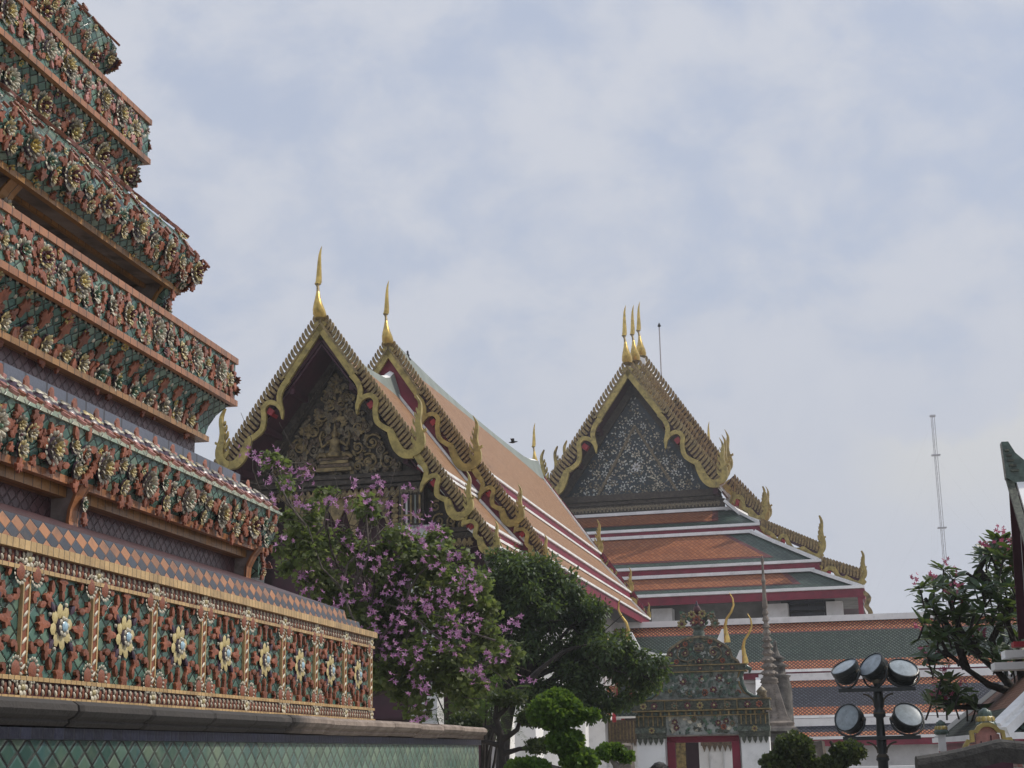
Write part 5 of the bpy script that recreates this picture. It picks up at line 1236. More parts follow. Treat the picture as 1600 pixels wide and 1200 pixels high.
for x, z, k, r in ((-.36, 5.22, 1, .11), (.36, 5.2, 1, .12), (-.15, 5.27, 3, .11), (.13, 5.28, 3, .11), (-.42, 5.03, 3, .13), (.45, 5.02, 1, .13), (-.02, 5.14, 2, .12), (-.12, 5.06, 0, .1), (.1, 5.05, 0, .1)): gflower(x, z, r, k, -.1)
mb = MB()                                                            # open maroon door frame
for s_ in (-1, 1): mb.box((GX + s_ * .83, GY + .12, 1.0), (.2, .24, 2.0), 'maroon_paint'); mb.box((GX + s_ * .965, GY + .2, 1.05), (.05, .3, 2.1), 'grey_plaster')
mb.box((GX, GY + .14, 2.06), (1.86, .2, .16), 'maroon_paint'); mb.box((GX, GY + .05, 2.155), (1.98, .36, .04), 'stone_old')
part(mb, 'door_frame', gate)
# the wall on both sides of the gate
for nm, x0, x1, lab in (('garden_wall', -24, -4.62, 'low white garden wall between the gilded prayer hall and the porcelain gate'), ('garden_wall', -1.18, 30, 'low white garden wall running from the porcelain gate behind the floodlight pole')):
    mb = MB(); mb.box(((x0 + x1) / 2, GY + .45, .62), (x1 - x0, .35, 1.24), 'white_plaster'); mb.box(((x0 + x1) / 2, GY + .45, 1.27), (x1 - x0, .5, .06), 'white_plaster')
    alone(mb, nm, lab, 'wall', ((x0 + x1) / 2, GY + .45, 0), 'garden walls beside the gate')

# ================================================================== stone chedi, pagoda, stone figures
SY = 47.0; c = atY(1204, 1100, SY); sx = c.x
st = thing('stone_chedi', 'slender weathered stone chedi with needle thin ringed spire beside the porcelain gate', 'chedi', (sx, SY, 0))
zf = lambda y: atY(1204, y, SY).z
mb = MB()
mb.lathe((sx, SY, 0), [(1.3, 0), (1.3, .6), (1.05, .7), (1.05, 1.25), (.85, 1.35), (.85, zf(1165)), (.95, zf(1160)), (.68, zf(1153)), (.66, zf(1146)), (.80, zf(1143)), (.72, zf(1138))], 'stone_dark', 4, True); part(mb, 'base', st)
mb = MB(); mb.lathe((sx, SY, 0), [(.72, zf(1138)), (.64, zf(1135)), (.66, zf(1130)), (.56, zf(1127)), (.47, zf(1119)), (.38, zf(1100)), (.30, zf(1083)), (.25, zf(1073)), (.24, zf(1070))], 'stone_old', 4, True)
for k in range(3):
    for q in range(12): mb.add(DV, DF, [0] * len(DF), ['stone_dark'], Matrix.Translation((sx + (-.22 + .22 * k) * (1 - .035 * q), SY - .50 + .021 * q, zf(1122 - q * 4))) @ Matrix.Diagonal((.03, .05, .045, 1)))
part(mb, 'bell', st)
mb = MB(); pr = [(.24, zf(1070)), (.22, zf(1068)), (.28, zf(1066)), (.24, zf(1063)), (.27, zf(1061)), (.18, zf(1058))]; y = 1056
while y > 950:
    rr_ = .078 + .145 * ((y - 945) / 112) ** 1.7
    pr += [(rr_ * .66, zf(y)), (rr_ * 1.04, zf(y - 3)), (rr_ * 1.0, zf(y - 6.5)), (rr_ * .60, zf(y - 9.5))]; y -= 10.5
pr += [(.07, zf(946)), (.085, zf(943)), (.06, zf(935)), (.05, zf(910)), (.075, zf(907)), (.045, zf(904)), (.03, zf(882)), (.05, zf(876)), (.045, zf(873)), (.01, zf(868))]
mb.lathe((sx, SY, 0), pr, 'stone_old', 14)
y = 1053
while y > 955:                                                       # lotus buds round each ring
    rr_ = .078 + .145 * ((y - 945) / 112) ** 1.7
    for q in range(8): a = q * math.pi / 4 + y; mb.add(DV, DF, [0] * len(DF), ['stone_old'], Matrix.Translation((sx + rr_ * 1.0 * math.cos(a), SY + rr_ * math.sin(a), zf(y))) @ Matrix.Diagonal((.35 * rr_, .35 * rr_, .8 * rr_, 1)))
    y -= 10.5
part(mb, 'ringed_spire', st)
c = atY(1214, 1058, 56); mb = MB(); f_ = lambda y: atY(1214, y, 56).z
mb.lathe((c.x, 56, 0), [(.5, 0), (.5, f_(1075)), (.42, f_(1060)), (.5, f_(1056)), (.32, f_(1054)), (.30, f_(1044)), (.44, f_(1041)), (.24, f_(1036)), (.20, f_(1032)), (.34, f_(1029)), (.16, f_(1024)), (.10, f_(1016)), (.05, f_(1008)), (.07, f_(1005)), (.01, f_(1000))], 'stone_dark', 8)
alone(mb, 'stone_pagoda', 'small grey stone pagoda top standing behind the needle thin ringed spire', 'pagoda', (c.x, 56, 0))
def rock(px, py0, w_, Y, lab):
    c = atY(px, py0, Y); mb = MB(); n = 7; rows = []
    for i in range(n):
        t = i / (n - 1); z = c.z * t; r = w_ * (1.0 - .25 * t + .12 * math.sin(t * 9 + px))
        rows.append([Vector((c.x + r * math.cos(k * math.pi / 4) * U(.85, 1.1), Y + r * .6 * math.sin(k * math.pi / 4) * U(.85, 1.1), z + U(-.03, .03))) for k in range(8)])
    mb.grid(rows, 'stone_old', False, True); mb.face(rows[-1], 'stone_old')
    mb.box((c.x + .08 * w_, Y - .3 * w_, c.z * .72), (w_ * .7, w_ * .8, .35), 'stone_old')
    alone(mb, 'stone_figure', lab, 'stone figure', (c.x, Y, 0), 'rough stone figures in the garden')
rock(977, 1163, .16, 21, 'rough grey stone block behind the small forked topiary')
rock(1276, 1160, .15, 23, 'rough grey stone figure between the two dark topiary heads')

# ================================================================== floodlight pole
LY = 24.0; lp = atY(1373, 1100, LY)
pole = thing('floodlight_pole', 'dark lamp pole with two crossarms carrying five round floodlights', 'lamp pole', (lp.x, LY, 0))
z_ = lambda y: atY(1373, y, LY).z
mb = MB(); pr = [(.11, 0), (.11, .3), (.08, .4), (.075, z_(1190)), (.10, z_(1187)), (.085, z_(1183)), (.055, z_(1180)), (.07, z_(1170)), (.075, z_(1152)), (.065, z_(1150)), (.055, z_(1122)), (.09, z_(1119)), (.085, z_(1111)), (.06, z_(1108)), (.075, z_(1104)), (.07, z_(1082)), (.05, z_(1078)), (.045, z_(1073)), (.075, z_(1065)), (.06, z_(1060))]
mb.lathe((lp.x, LY, 0), pr, 'lamp_black', 12); part(mb, 'post', pole)
mb = MB(); mb.lathe((lp.x, LY, 0), [(.02, z_(1186)), (.095, z_(1183)), (.06, z_(1178))], 'lamp_rust', 12); mb.lathe((lp.x, LY, 0), [(.02, z_(1119)), (.098, z_(1115)), (.06, z_(1109))], 'lamp_rust', 12); mb.lathe((lp.x, LY, 0), [(.03, z_(1073)), (.083, z_(1065)), (.075, z_(1061))], 'lamp_rust', 12); part(mb, 'collar', pole)
ar = []
for ya, xl, xr in ((1078, 1310, 1430), (1153, 1317, 1438)):
    mb = MB(); a, b_ = atY(xl, ya + 2, LY), atY(xr, ya - 2, LY); a.y = b_.y = LY - .02
    mb.box(((a.x + b_.x) / 2, LY - .09, (a.z + b_.z) / 2), (b_.x - a.x, .07, .055), 'lamp_black')
    for s_ in (-1, 1):
        pts = [Vector((lp.x + s_ * (.06 + .16 * (1 - math.cos(t))), LY - .02, (a.z + b_.z) / 2 - .06 - .16 * (1 - math.sin(t)))) for t in [k * .26 for k in range(7)]]
        mb.tube(pts, .014, 'lamp_rust', 6)
    part(mb, 'crossarm', pole)
def floodlight(px, py, r, dirv, armz):
    c = atY(px, py, LY); d = Vector(dirv).normalized(); s_ = d.cross(Vector((0, 0, 1))).normalized(); u_ = s_.cross(d)
    Rm = lambda q, a, t: c + (s_ * math.cos(a) + u_ * math.sin(a)) * q + d * t
    n = 24; mb = MB(); pr = [(.02, -.26), (r * .55, -.26), (r * .80, -.22), (r * .90, -.15), (r * .93, -.08), (r * 1.0, -.07), (r * 1.0, 0.0), (r * .93, .006), (r * .92, -.012)]
    rows = [[Rm(q, k * 2 * math.pi / n, t) for k in range(n)] for q, t in pr]; mb.grid(rows, 'lamp_black', False, True); mb.face(rows[0][::-1], 'lamp_black')
    for k in range(3):
        rows = [[Rm(q, a * 2 * math.pi / n, -.10 - k * .035 + e) for a in range(n)] for q, e in ((r * .9, 0), (r * .955, .004), (r * .955, .012), (r * .9, .016))]; mb.grid(rows, 'lamp_black', False, True)
    fl = part(mb, 'floodlight', pole)
    mb = MB(); rows = [[Rm(q, k * 2 * math.pi / n, t) for k in range(n)] for q, t in ((r * .93, -.012), (r * .7, -.004), (r * .4, .002), (.004, .004))]; mb.grid(rows, 'lamp_glass', True, True); part(mb, 'lens', fl)
    mb = MB(); pts = []
    foot = Vector((c.x - d.x * .05, LY - .09, armz + .03))
    for k in range(13):
        a = math.pi * k / 12; q = c - d * .10 + s_ * math.cos(a) * (r + .035)
        dn = (foot - (c - d * .10)); pts.append(q + dn * math.sin(a) ** .8)
    mb.tube(pts, .017, 'lamp_black', 6)
    for e in (-1, 1): mb.lathe(c - d * .1 + s_ * e * (r + .02) - Vector((0, 0, .025)), [(.028, 0), (.03, .03), (.02, .05)], 'lamp_rust', 8)
    part(mb, 'bracket', fl)
za, zb = atY(1373, 1078, LY).z, atY(1373, 1153, LY).z
floodlight(1318, 1041, .215, (-.42, -.38, .80), za); floodlight(1360, 1038, .22, (-.62, -.55, .62), za); floodlight(1412, 1043, .225, (.22, -.62, .78), za)
floodlight(1323, 1121, .215, (-.50, -.78, .30), zb); floodlight(1420, 1116, .225, (.30, -.78, .62), zb)

# ================================================================== pavilion at the right edge
PX = atY(1560, 1150, 20).x; Pz = atY(1560, 1150, 20).z; PYf = PX / ray(1463, 1157).x
pav = thing('tiled_pavilion', 'white edged pavilion with green fish scale roof tiles and teal ridge horn', 'pavilion', (PX + 2.5, 22, 0))
rise = .80; hL = (PYf - 20) / 2
A = Vector((PX, 20, Pz)); B = Vector((PX, PYf, Pz)); apn = Vector((PX + hL, 20 + hL, Pz + rise * hL)); E_ = Vector((PX + 9, 20, Pz)); apr = Vector((PX + 9, 20 + hL, Pz + rise * hL)); F_ = Vector((PX + 9, PYf, Pz))
mb = MB(); mb.face([A, E_, apr, apn], 'pavilion_green'); mid = lambda p, q, t: p + (q - p) * t
mb.face([B, A, mid(A, apn, .10), mid(B, apn, .10)], 'pavilion_moss'); mb.face([mid(B, apn, .10), mid(A, apn, .10), apn], 'pavilion_brown'); mb.face([F_, B, apn, apr], 'pavilion_green')
mb.face([A + Vector((0, 0, -.1)), B + Vector((0, 0, -.1)), F_ + Vector((0, 0, -.1)), E_ + Vector((0, 0, -.1))], 'maroon_dark'); part(mb, 'tiled_roof', pav)
mb = MB(); bar(mb, A + Vector((0, 0, .05)), apn + Vector((0, 0, .05)), .30, .12, 'white_plaster'); bar(mb, A + Vector((.0, 0, .09)), apn + Vector((.0, 0, .09)), .14, .14, 'white_plaster'); bar(mb, B + Vector((0, 0, .03)), apn + Vector((0, 0, .03)), .07, .08, 'grey_plaster')
bar(mb, A + Vector((-.03, -.03, 0)), B + Vector((-.03, 0, 0)), .09, .08, 'white_plaster'); bar(mb, A + Vector((-.03, -.03, 0)), E_ + Vector((0, -.03, 0)), .09, .08, 'white_plaster'); part(mb, 'ridge_trim', pav)
mb = MB(); bar(mb, A + Vector((.06, .06, -.16)), B + Vector((.06, 0, -.16)), .06, .2, 'maroon_paint'); bar(mb, A + Vector((.06, .06, -.16)), E_ + Vector((0, .06, -.16)), .06, .2, 'maroon_paint')
for k in range(2): bar(mb, A + Vector((.25, .25, -.28 - k * .08)), B + Vector((.25, -.3, -.28 - k * .08)), .06, .04, 'pink_clay')
part(mb, 'eave_trim', pav)
mb = MB(); mb.box((PX + 4.8, (20 + PYf) / 2, Pz / 2 - .1), (8.4, PYf - 20 - 1.4, Pz - .2), 'white_plaster'); part(mb, 'pavilion_wall', pav)
# steep upper gable with green mosaic ridge end; its maroon gable wall faces left
ap = atY(1577, 748, 22); UX = ap.x
def onUX(px, py): d = ray(px, py); return EYE + d * (UX / d.x)
bk = onUX(1593, 998); nr = onUX(1600, 828); sl_ = (nr.z - ap.z) / (nr.y - ap.y); ft = Vector((UX, ap.y + (bk.z - ap.z) / sl_, bk.z))
mb = MB(); mb.face([ap + Vector((.16, 0, -.1)), bk + Vector((.16, 0, 0)), ft + Vector((.16, 0, 0))], 'maroon_paint')
mb.face([ap, bk, bk + Vector((.16, 0, 0)), ap + Vector((.16, 0, 0))], 'maroon_dark'); part(mb, 'gable_wall', pav)
mb = MB(); bar(mb, ap, ft, .10, .05, 'porcelain_dark'); bar(mb, ap, bk, .03, .03, 'maroon_dark'); part(mb, 'mosaic_verge', pav)
mb = MB(); slab(mb, [ap + Vector((.08, 0, .02)), ft + Vector((.08, 0, .02)), ft + Vector((6, 0, .02)), ap + Vector((6, 0, .02))], .06, 'white_plaster'); slab(mb, [ap + Vector((.1, 0, 0)), bk + Vector((.1, 0, 0)), bk + Vector((6, 0, 0)), ap + Vector((6, 0, 0))], .06, 'pavilion_green')
mb.box(bk + Vector((.35, 0, -.08)), (.9, .3, .07), 'red_paint'); mb.box(bk + Vector((.2, -.1, -.22)), (.9, .5, .1), 'white_plaster'); mb.box(bk + Vector((.05, -.1, -.38)), (.9, .5, .1), 'white_plaster'); part(mb, 'upper_roof', pav)
mb = MB(); tip = atY(1570, 692, ap.y)
h_ = tip.z - ap.z
mb.prism([(-.05, 0), (-.07, h_), (.02, h_ * 1.0), (.10, h_ * .68), (.24, h_ * .40), (.5, h_ * .22), (1.0, h_ * .16), (4, h_ * .12), (4, -.12), (.12, -.12)], lambda a, b_, t: Vector((ap.x + a, ap.y + t, ap.z + b_)), -.10, .10, 'porcelain_teal')
for k in range(5): mb.box((ap.x - .01 + .02 * k, ap.y - .11, ap.z + h_ * (.75 - k * .14)), (.06 + .012 * k, .04, .03), 'porcelain_dark')
part(mb, 'ridge_horn', pav)
mb = MB(); mb.box((UX + 3.0, ap.y, (Pz + bk.z) / 2), (5.2, 1.0, bk.z - Pz - .2), 'porcelain_green'); part(mb, 'upper_wall', pav)
def lotus(px, y0, y1, Y, lab):
    c = atY(px, y1, Y); h = atY(px, y0, Y).z - c.z; mb = MB()
    mb.lathe(c, [(.40 * h, 0), (.52 * h, .1 * h), (.50 * h, .25 * h), (.42 * h, .36 * h)], 'porcelain_teal', 10); mb.lathe(c, [(.42 * h, .34 * h), (.44 * h, .42 * h), (.40 * h, .56 * h), (.34 * h, .6 * h)], 'cream_glaze', 10)
    mb.lathe(c, [(.34 * h, .58 * h), (.35 * h, .66 * h), (.27 * h, .84 * h), (.10 * h, .98 * h), (.01, 1.0 * h)], 'porcelain_teal', 10)
    for k in range(10):
        a = k * math.pi / 5
        for rr, zc, m_ in ((.47, .18, 'porcelain_teal'), (.42, .48, 'yellow_glaze'), (.30, .76, 'porcelain_teal')):
            mb.add(DV, DF, [0] * len(DF), [m_], Matrix.Translation(c + Vector((rr * h * math.cos(a), rr * h * math.sin(a), zc * h))) @ Matrix.Rotation(a, 4, 'Z') @ Matrix.Rotation(1.3, 4, 'Y') @ Matrix.Diagonal((.14 * h, .11 * h, .07 * h, 1)))
    mb.box(c + Vector((0, 0, -.12)), (.5 * h, .5 * h, .26), 'white_plaster'); mb.box((c.x, c.y, c.z / 2 - .1), (.3 * h, .3 * h, c.z - .2), 'white_plaster')
    alone(mb, 'lotus_finial', lab, 'finial', (c.x, c.y, 0), 'glazed lotus bud finials')
lotus(1541, 1106, 1139, 16.2, 'larger green and yellow lotus bud finial above the gold rimmed gable')
lotus(1471, 1125, 1148, 25.5, 'smaller green lotus bud finial at the far corner of the pavilion eave')
# gold-rimmed maroon gable and the dark stone coping in front of it
GYY = 15.0; c0 = atY(1546, 1178, GYY); px_ = GYY / FPX * 1.02
ol = [(-36, -6), (-36, 11), (-30, 20), (-24, 20), (-24, 34), (-17, 34), (-13, 40), (-6, 44), (3, 44), (10, 41), (16, 34), (22, 33), (23, 22), (32, 22), (36, 13), (36, -6)]
ol2 = [(-29, -6), (-29, 8), (-25, 14), (-17, 14), (-17, 28), (-10, 34), (-4, 38), (3, 38), (8, 35), (13, 28), (16, 27), (17, 16), (27, 16), (30, 8), (30, -6)]
gpv = lambda a, b_, t: Vector((c0.x + a * px_, GYY - t, c0.z + b_ * px_))
gg = thing('stepped_gable', 'small stepped maroon gable with gold rim behind the dark stone coping', 'gable', (c0.x, GYY, 0))
mb = MB(); mb.prism(ol2, gpv, -.12, .0, 'pink_clay'); mb.box((c0.x, GYY + .06, c0.z / 2 - .03), (.4, .12, c0.z - .06), 'maroon_dark')
for a, b_ in ((-10, 14), (4, 22), (10, 4), (-4, 2), (16, 8)): mb.box(gpv(a, b_, .004), (.012, .012, .05), 'maroon_dark')
part(mb, 'maroon_panel', gg)
mb = MB(); Lc = [((a + c_) / 2, (b_ + d_) / 2) for (a, b_), (c_, d_) in zip(ol[:], ol[:])]
mb.ribbon(ol, [6.5] * len(ol), lambda a, b_, t: gpv(a * .93, b_ * .93, t), -.05, .06, 'gold_paint', 1); part(mb, 'gold_rim', gg)
mb = MB(); CYY = 13.0
line = [(1432, 1199), (1470, 1193), (1505, 1186), (1540, 1177), (1562, 1172), (1600, 1176), (1700, 1182)]
pts = [atY(x, y, CYY) for x, y in line]
for i in range(len(pts) - 1):
    a, b_ = pts[i], pts[i + 1]
    cut = [0, .004, .996, 1] if i % 2 else [0, .004, .55, .554, .558, .996, 1]
    rows = []
    for t in cut:
        x = a + (b_ - a) * t; e = .94 if t in (0, 1, .554) else 1
        sec = [(-.20, -.09), (-.20, .02), (-.17, .065), (-.10, .085), (.10, .085), (.17, .065), (.20, .02), (.20, -.09)]
        rows.append([x + Vector((0, u_ * e, w_ * e)) for u_, w_ in sec])
    mb.grid(rows, 'stone_black', False, True); mb.face(rows[0], 'stone_black'); mb.face(rows[-1][::-1], 'stone_black')
a, b_ = atY(1450, 1207, CYY), atY(1700, 1204, CYY); mb.box(((a.x + b_.x) / 2, CYY + .02, .70), (b_.x - a.x, .24, 1.4), 'stone_black')
alone(mb, 'stone_coping', 'dark weathered stone coping curving up before the gold rimmed maroon gable', 'wall', ((a.x + b_.x) / 2, CYY, 0))

# ================================================================== vegetation
LEAF = {'kid': [(0, 0), (.34, .12), (.5, .5), (.36, .92), (.1, .8), (-.1, .8), (-.36, .92), (-.5, .5), (-.34, .12)],
        'lan': [(0, 0), (.2, .3), (.16, .7), (0, 1), (-.16, .7), (-.2, .3)], 'long': [(0, 0), (.10, .3), (.16, .65), (.08, .92), (0, 1), (-.08, .92), (-.16, .65), (-.10, .3)], 'fine': [(0, 0), (.07, .5), (0, 1), (-.07, .5)],
        'oval': [(0, 0), (.3, .3), (.3, .7), (0, 1), (-.3, .7), (-.3, .3)]}
def add_leaf(mb, p, d, n_, size, kind, mat, fold=.15):
    s_ = d.cross(n_)
    if s_.length < 1e-4: return
    s_.normalize(); n_ = s_.cross(d); i = len(mb.v); sh = LEAF[kind]
    for a, b_ in sh:
        q = p + (s_ * a + d * b_ + n_ * (abs(a) * fold - .25 * fold * b_ * b_)) * size; mb.v.append((q.x, q.y, q.z))
    mb.f.append(tuple(range(i, i + len(sh)))); mb.m.append(mb.mi(mat)); mb.sm.append(False)
def rdir():
    while True:
        v = Vector((U(-1, 1), U(-1, 1), U(-1, 1)))
        if .05 < v.length < 1: return v.normalized()
def cloud_leaves(mb, clumps, n, size, kind, mat, droop=.3, shell=.5, flat=1.0):
    wt = [r * r for _, r in clumps]; tot = sum(wt)
    for (c, r), w_ in zip(clumps, wt):
        for _ in range(int(n * w_ / tot)):
            v = rdir(); q = r * (shell + (1 - shell) * R()) if R() < .75 else r * R()
            p = c + Vector((v.x * q, v.y * q, v.z * q * flat))
            d = (v * .6 + rdir() * .8 + Vector((0, 0, -droop))).normalized(); nn = (v * .5 + rdir() * .7 + Vector((0, 0, .7))).normalized()
            add_leaf(mb, p, d, nn, size * U(.6, 1.2), kind, mat)
def clumps_px(lst, Y, dy=1.0, sub=5, k=1.0):
    """big pixel discs broken into smaller overlapping leaf clumps"""
    out = []
    for px, py, r in lst:
        rm = r * pxm(Y) * k; c = atY(px, py, Y)
        for _ in range(sub):
            v = rdir() * (R() ** .5) * rm * .78
            out.append((c + Vector((v.x, v.y * dy, v.z)), rm * U(.22, .48)))
    return out
def limb(mb, a, b_, r0, r1, mat, wob=.12, n=7):
    a, b_ = Vector(a), Vector(b_); L_ = (b_ - a).length; pts = []
    o1, o2 = rdir() * wob * L_, rdir() * wob * L_
    for i in range(n + 1):
        t = i / n; pts.append(a + (b_ - a) * t + o1 * math.sin(t * math.pi) + o2 * math.sin(t * 2 * math.pi) * .4)
    mb.tube(pts, [r0 + (r1 - r0) * i / n for i in range(n + 1)], mat, 7); return pts
def tree_wood(mb, base, fork, tips, r, mat, twig=3):
    tr = limb(mb, base, fork, r, r * .7, mat, .06)
    for t in tips:
        m_ = fork + (t - fork) * .5 + Vector((U(-.3, .3), U(-.3, .3), .25)); p = limb(mb, fork, m_, r * .5, r * .3, mat, .12, 5); limb(mb, p[-1], t, r * .3, r * .1, mat, .12, 5)
        for _ in range(twig): limb(mb, p[-1] + (t - p[-1]) * R(), t + rdir() * (t - fork).length * .25, r * .1, r * .04, mat, .15, 4)
def flowers5(mb, p, size, mat, n=5):
    ax = (rdir() + Vector((.2, -.7, .3))).normalized(); a = ax.orthogonal().normalized(); b_ = ax.cross(a)
    for k in range(n):
        t = 2 * math.pi * k / n + U(-.2, .2); d = (a * math.cos(t) + b_ * math.sin(t) + ax * .35).normalized()
        add_leaf(mb, p, d, ax, size * U(.8, 1.15), 'lan' if n < 6 else 'oval', mat, .1)

# --- purple orchid tree
OY = 27.0
OL = [(448, 760, 24), (505, 782, 24), (575, 800, 28), (480, 822, 38), (545, 845, 52), (620, 838, 34), (640, 860, 62), (700, 880, 46), (470, 860, 44), (520, 905, 60), (600, 930, 72), (680, 950, 62), (560, 960, 46), (620, 1005, 70), (700, 1020, 62), (755, 985, 44), (790, 1020, 36), (640, 1060, 52), (600, 1060, 36), (720, 1065, 44), (655, 1100, 26), (425, 720, 24), (735, 925, 40), (690, 840, 28)]
ot = thing('orchid_tree', 'orchid tree covered with purple pink blossom beside the green chedi', 'tree', (atY(590, 1150, OY).x, OY, 0))
cl = clumps_px(OL, OY, 1.8, 9, 1.12); mb = MB(); cloud_leaves(mb, cl, 17500, .10, 'kid', 'leaf_orchid', .35, .15); part(mb, 'crown', ot)
mb = MB(); b0 = Vector((atY(590, 1150, OY).x, OY, 0)); fk = atY(570, 1090, OY)
tree_wood(mb, b0, fk, [c for c, r in random.sample(cl, 26)], .10, 'bark', 4)
for pts in ([(570, 1000), (548, 960), (530, 920), (505, 885), (488, 850), (478, 825), (462, 800)], [(530, 920), (548, 880), (578, 850), (600, 825)], [(488, 850), (505, 820), (512, 795), (528, 770)], [(700, 1010), (664, 975), (640, 955), (600, 945)], [(770, 1000), (735, 988), (700, 968), (668, 955)], [(480, 820), (455, 790), (440, 760), (425, 738)], [(620, 830), (600, 800), (612, 775)]):
    k0 = len(pts); mb.tube([atY(x + U(-4, 4), y + U(-4, 4), OY - .7 + U(-.3, .3)) for x, y in pts], [.022 * (1 - .75 * i / k0) for i in range(k0)], 'bark', 6)
    for x, y in pts[1:]:
        for _ in range(2): limb(mb, atY(x, y, OY - .7), atY(x + U(-45, 45), y - U(5, 45), OY - .7 + U(-.5, .5)), .008, .003, 'bark', .2, 5)
part(mb, 'trunk', ot)
mb = MB()
FLP = [(425, 735, 30), (460, 775, 40), (500, 790, 40), (560, 770, 40), (600, 775, 40), (640, 815, 40), (680, 840, 30), (480, 900, 25), (700, 880, 45), (740, 920, 35), (690, 930, 30), (620, 880, 50), (660, 960, 40), (700, 970, 35), (740, 970, 45), (800, 985, 25), (790, 1035, 30), (640, 1020, 40), (600, 1010, 40), (610, 985, 30), (710, 1000, 40), (655, 1075, 30), (760, 1060, 30), (520, 940, 25), (440, 845, 14), (470, 740, 30), (600, 940, 45), (560, 860, 50), (400, 712, 15), (570, 930, 40), (655, 1120, 10)]
for px, py, r in FLP:
    for _ in range(int(3 + r * .20)):
        c = atY(px + random.gauss(0, r * .5), py + random.gauss(0, r * .4), OY - 1.1 + U(-1, .7))
        for _ in range(random.choice((1, 2, 3, 4))): flowers5(mb, c + rdir() * U(.02, .16), U(.05, .072), 'petal_orchid')
part(mb, 'blossom', ot)

# --- dark evergreen
DY = 36.0
DL = [(770, 905, 48), (825, 890, 50), (872, 910, 42), (915, 962, 36), (850, 945, 72), (780, 965, 62), (925, 1000, 56), (978, 1015, 32), (1010, 1040, 32), (870, 1020, 74), (800, 1035, 50), (950, 1045, 54), (905, 1085, 44), (1000, 1070, 30), (850, 1075, 36), (735, 930, 36), (965, 1090, 26), (760, 1030, 40), (760, 1080, 38)]
dt = thing('evergreen_tree', 'dense dark evergreen tree between the orchid tree and the porcelain gate', 'tree', (atY(830, 1150, DY).x, DY, 0))
DL += [(730, 1045, 40), (790, 1078, 30), (845, 1105, 26), (905, 1060, 40), (700, 900, 26), (715, 965, 40), (740, 1000, 40), (800, 880, 34), (850, 890, 30), (1030, 1050, 18), (890, 945, 40), (830, 1100, 30), (930, 1110, 26)]
cl = clumps_px(DL, DY, 1.4, 14); mb = MB(); cloud_leaves(mb, cl, 52000, .135, 'lan', 'leaf_dark', .55, .35); part(mb, 'crown', dt)
mb = MB(); fk = atY(800, 1090, DY); tree_wood(mb, Vector((atY(790, 1190, DY).x, DY, 0)), fk, [c for c, r in random.sample(cl, 16)], .2, 'bark_dark', 2)
mb.tube([atY(*p, DY - 2) for p in ((765, 1160), (775, 1120), (805, 1085), (840, 1050), (880, 1015))], [.13, .11, .09, .06, .015], 'bark_dark', 7)
part(mb, 'trunk', dt)

# --- feathery shrub
FY = 31.0; fs = thing('feathery_shrub', 'deep green feathery shrub in the shade below the purple blossom', 'shrub', (atY(750, 1150, FY).x, FY, 0))
mb = MB(); base = Vector((atY(745, 1150, FY).x, FY, 0)); mbs = MB()
for k in range(170):
    p0 = atY(745 + random.gauss(0, 26), 1098 + random.gauss(0, 24), FY + U(-1, 1)); d = (Vector((U(-1, 1), U(-1, .3), U(-.5, .7)))).normalized()
    for i in range(22):
        t = i / 22; q = p0 + d * t * .75 + Vector((0, 0, -.35 * t * t))
        for s_ in (-1, 1): add_leaf(mb, q, (d.cross(Vector((0, 0, 1))) * s_ + d * .5 + rdir() * .2).normalized(), Vector((0, 0, 1)) + rdir() * .3, .15 * (1 - .6 * t), 'fine', 'leaf_fern')
    if k % 8 == 0: limb(mbs, base, p0, .05, .012, 'bark_dark', .05, 5)
part(mb, 'fronds', fs); part(mbs, 'stems', fs)

# --- clipped trees
def topiary(name, label, Y, pads, wood, leafmat, n, size, wmat='bark_grey', group='clipped cloud trees in the garden', kind='oval'):
    bx, by = wood[0][0]; t = thing(name, label, 'clipped tree', (atY(bx, by, Y).x, Y, 0), 0, group)
    for px, py, rx, rz in pads:
        mb = MB(); c = atY(px, py, Y); a, b_ = rx * pxm(Y), rz * pxm(Y)
        for _ in range(int(n * rx * rz)):
            v = rdir(); q = .80 + .22 * R() + .06 * math.sin(7 * v.x + 5 * v.z + px); q *= (1 if R() < .85 else .7)
            p = c + Vector((v.x * a * q, v.y * a * q, v.z * b_ * q)); d = (v * .7 + rdir() * .7 + Vector((0, 0, .25))).normalized()
            add_leaf(mb, p, d, (v + rdir() * .6).normalized(), size * U(.6, 1.25), kind, leafmat)
        mb.add(*(lambda V, F: (V, F, [0] * len(F), [leafmat]))(*ball()), Matrix.Translation(c) @ Matrix.Diagonal((a * .72, a * .72, b_ * .72, 1)))
        part(mb, 'leaf_pad', t)
    mb = MB()
    for i, pts in enumerate(wood):
        P = [atY(*p, Y) for p in pts]
        if i == 0: P.insert(0, Vector((P[0].x, Y, 0)))
        r0 = (.075 if i == 0 else .045) * Y / 23; mb.tube(P, [r0 * (1 - .55 * k / (len(P) - 1)) for k in range(len(P))], wmat, 7)
    part(mb, 'trunk', t)
    return t
def ball():
    V, F = [], []; n, m_ = 10, 6
    for i in range(m_ + 1):
        for k in range(n): th, ph = math.pi * i / m_, 2 * math.pi * k / n; V.append((math.sin(th) * math.cos(ph), math.sin(th) * math.sin(ph), math.cos(th)))
    for i in range(m_):
        for k in range(n): F.append((i * n + k, (i + 1) * n + k, (i + 1) * n + (k + 1) % n, i * n + (k + 1) % n))
    return V, F
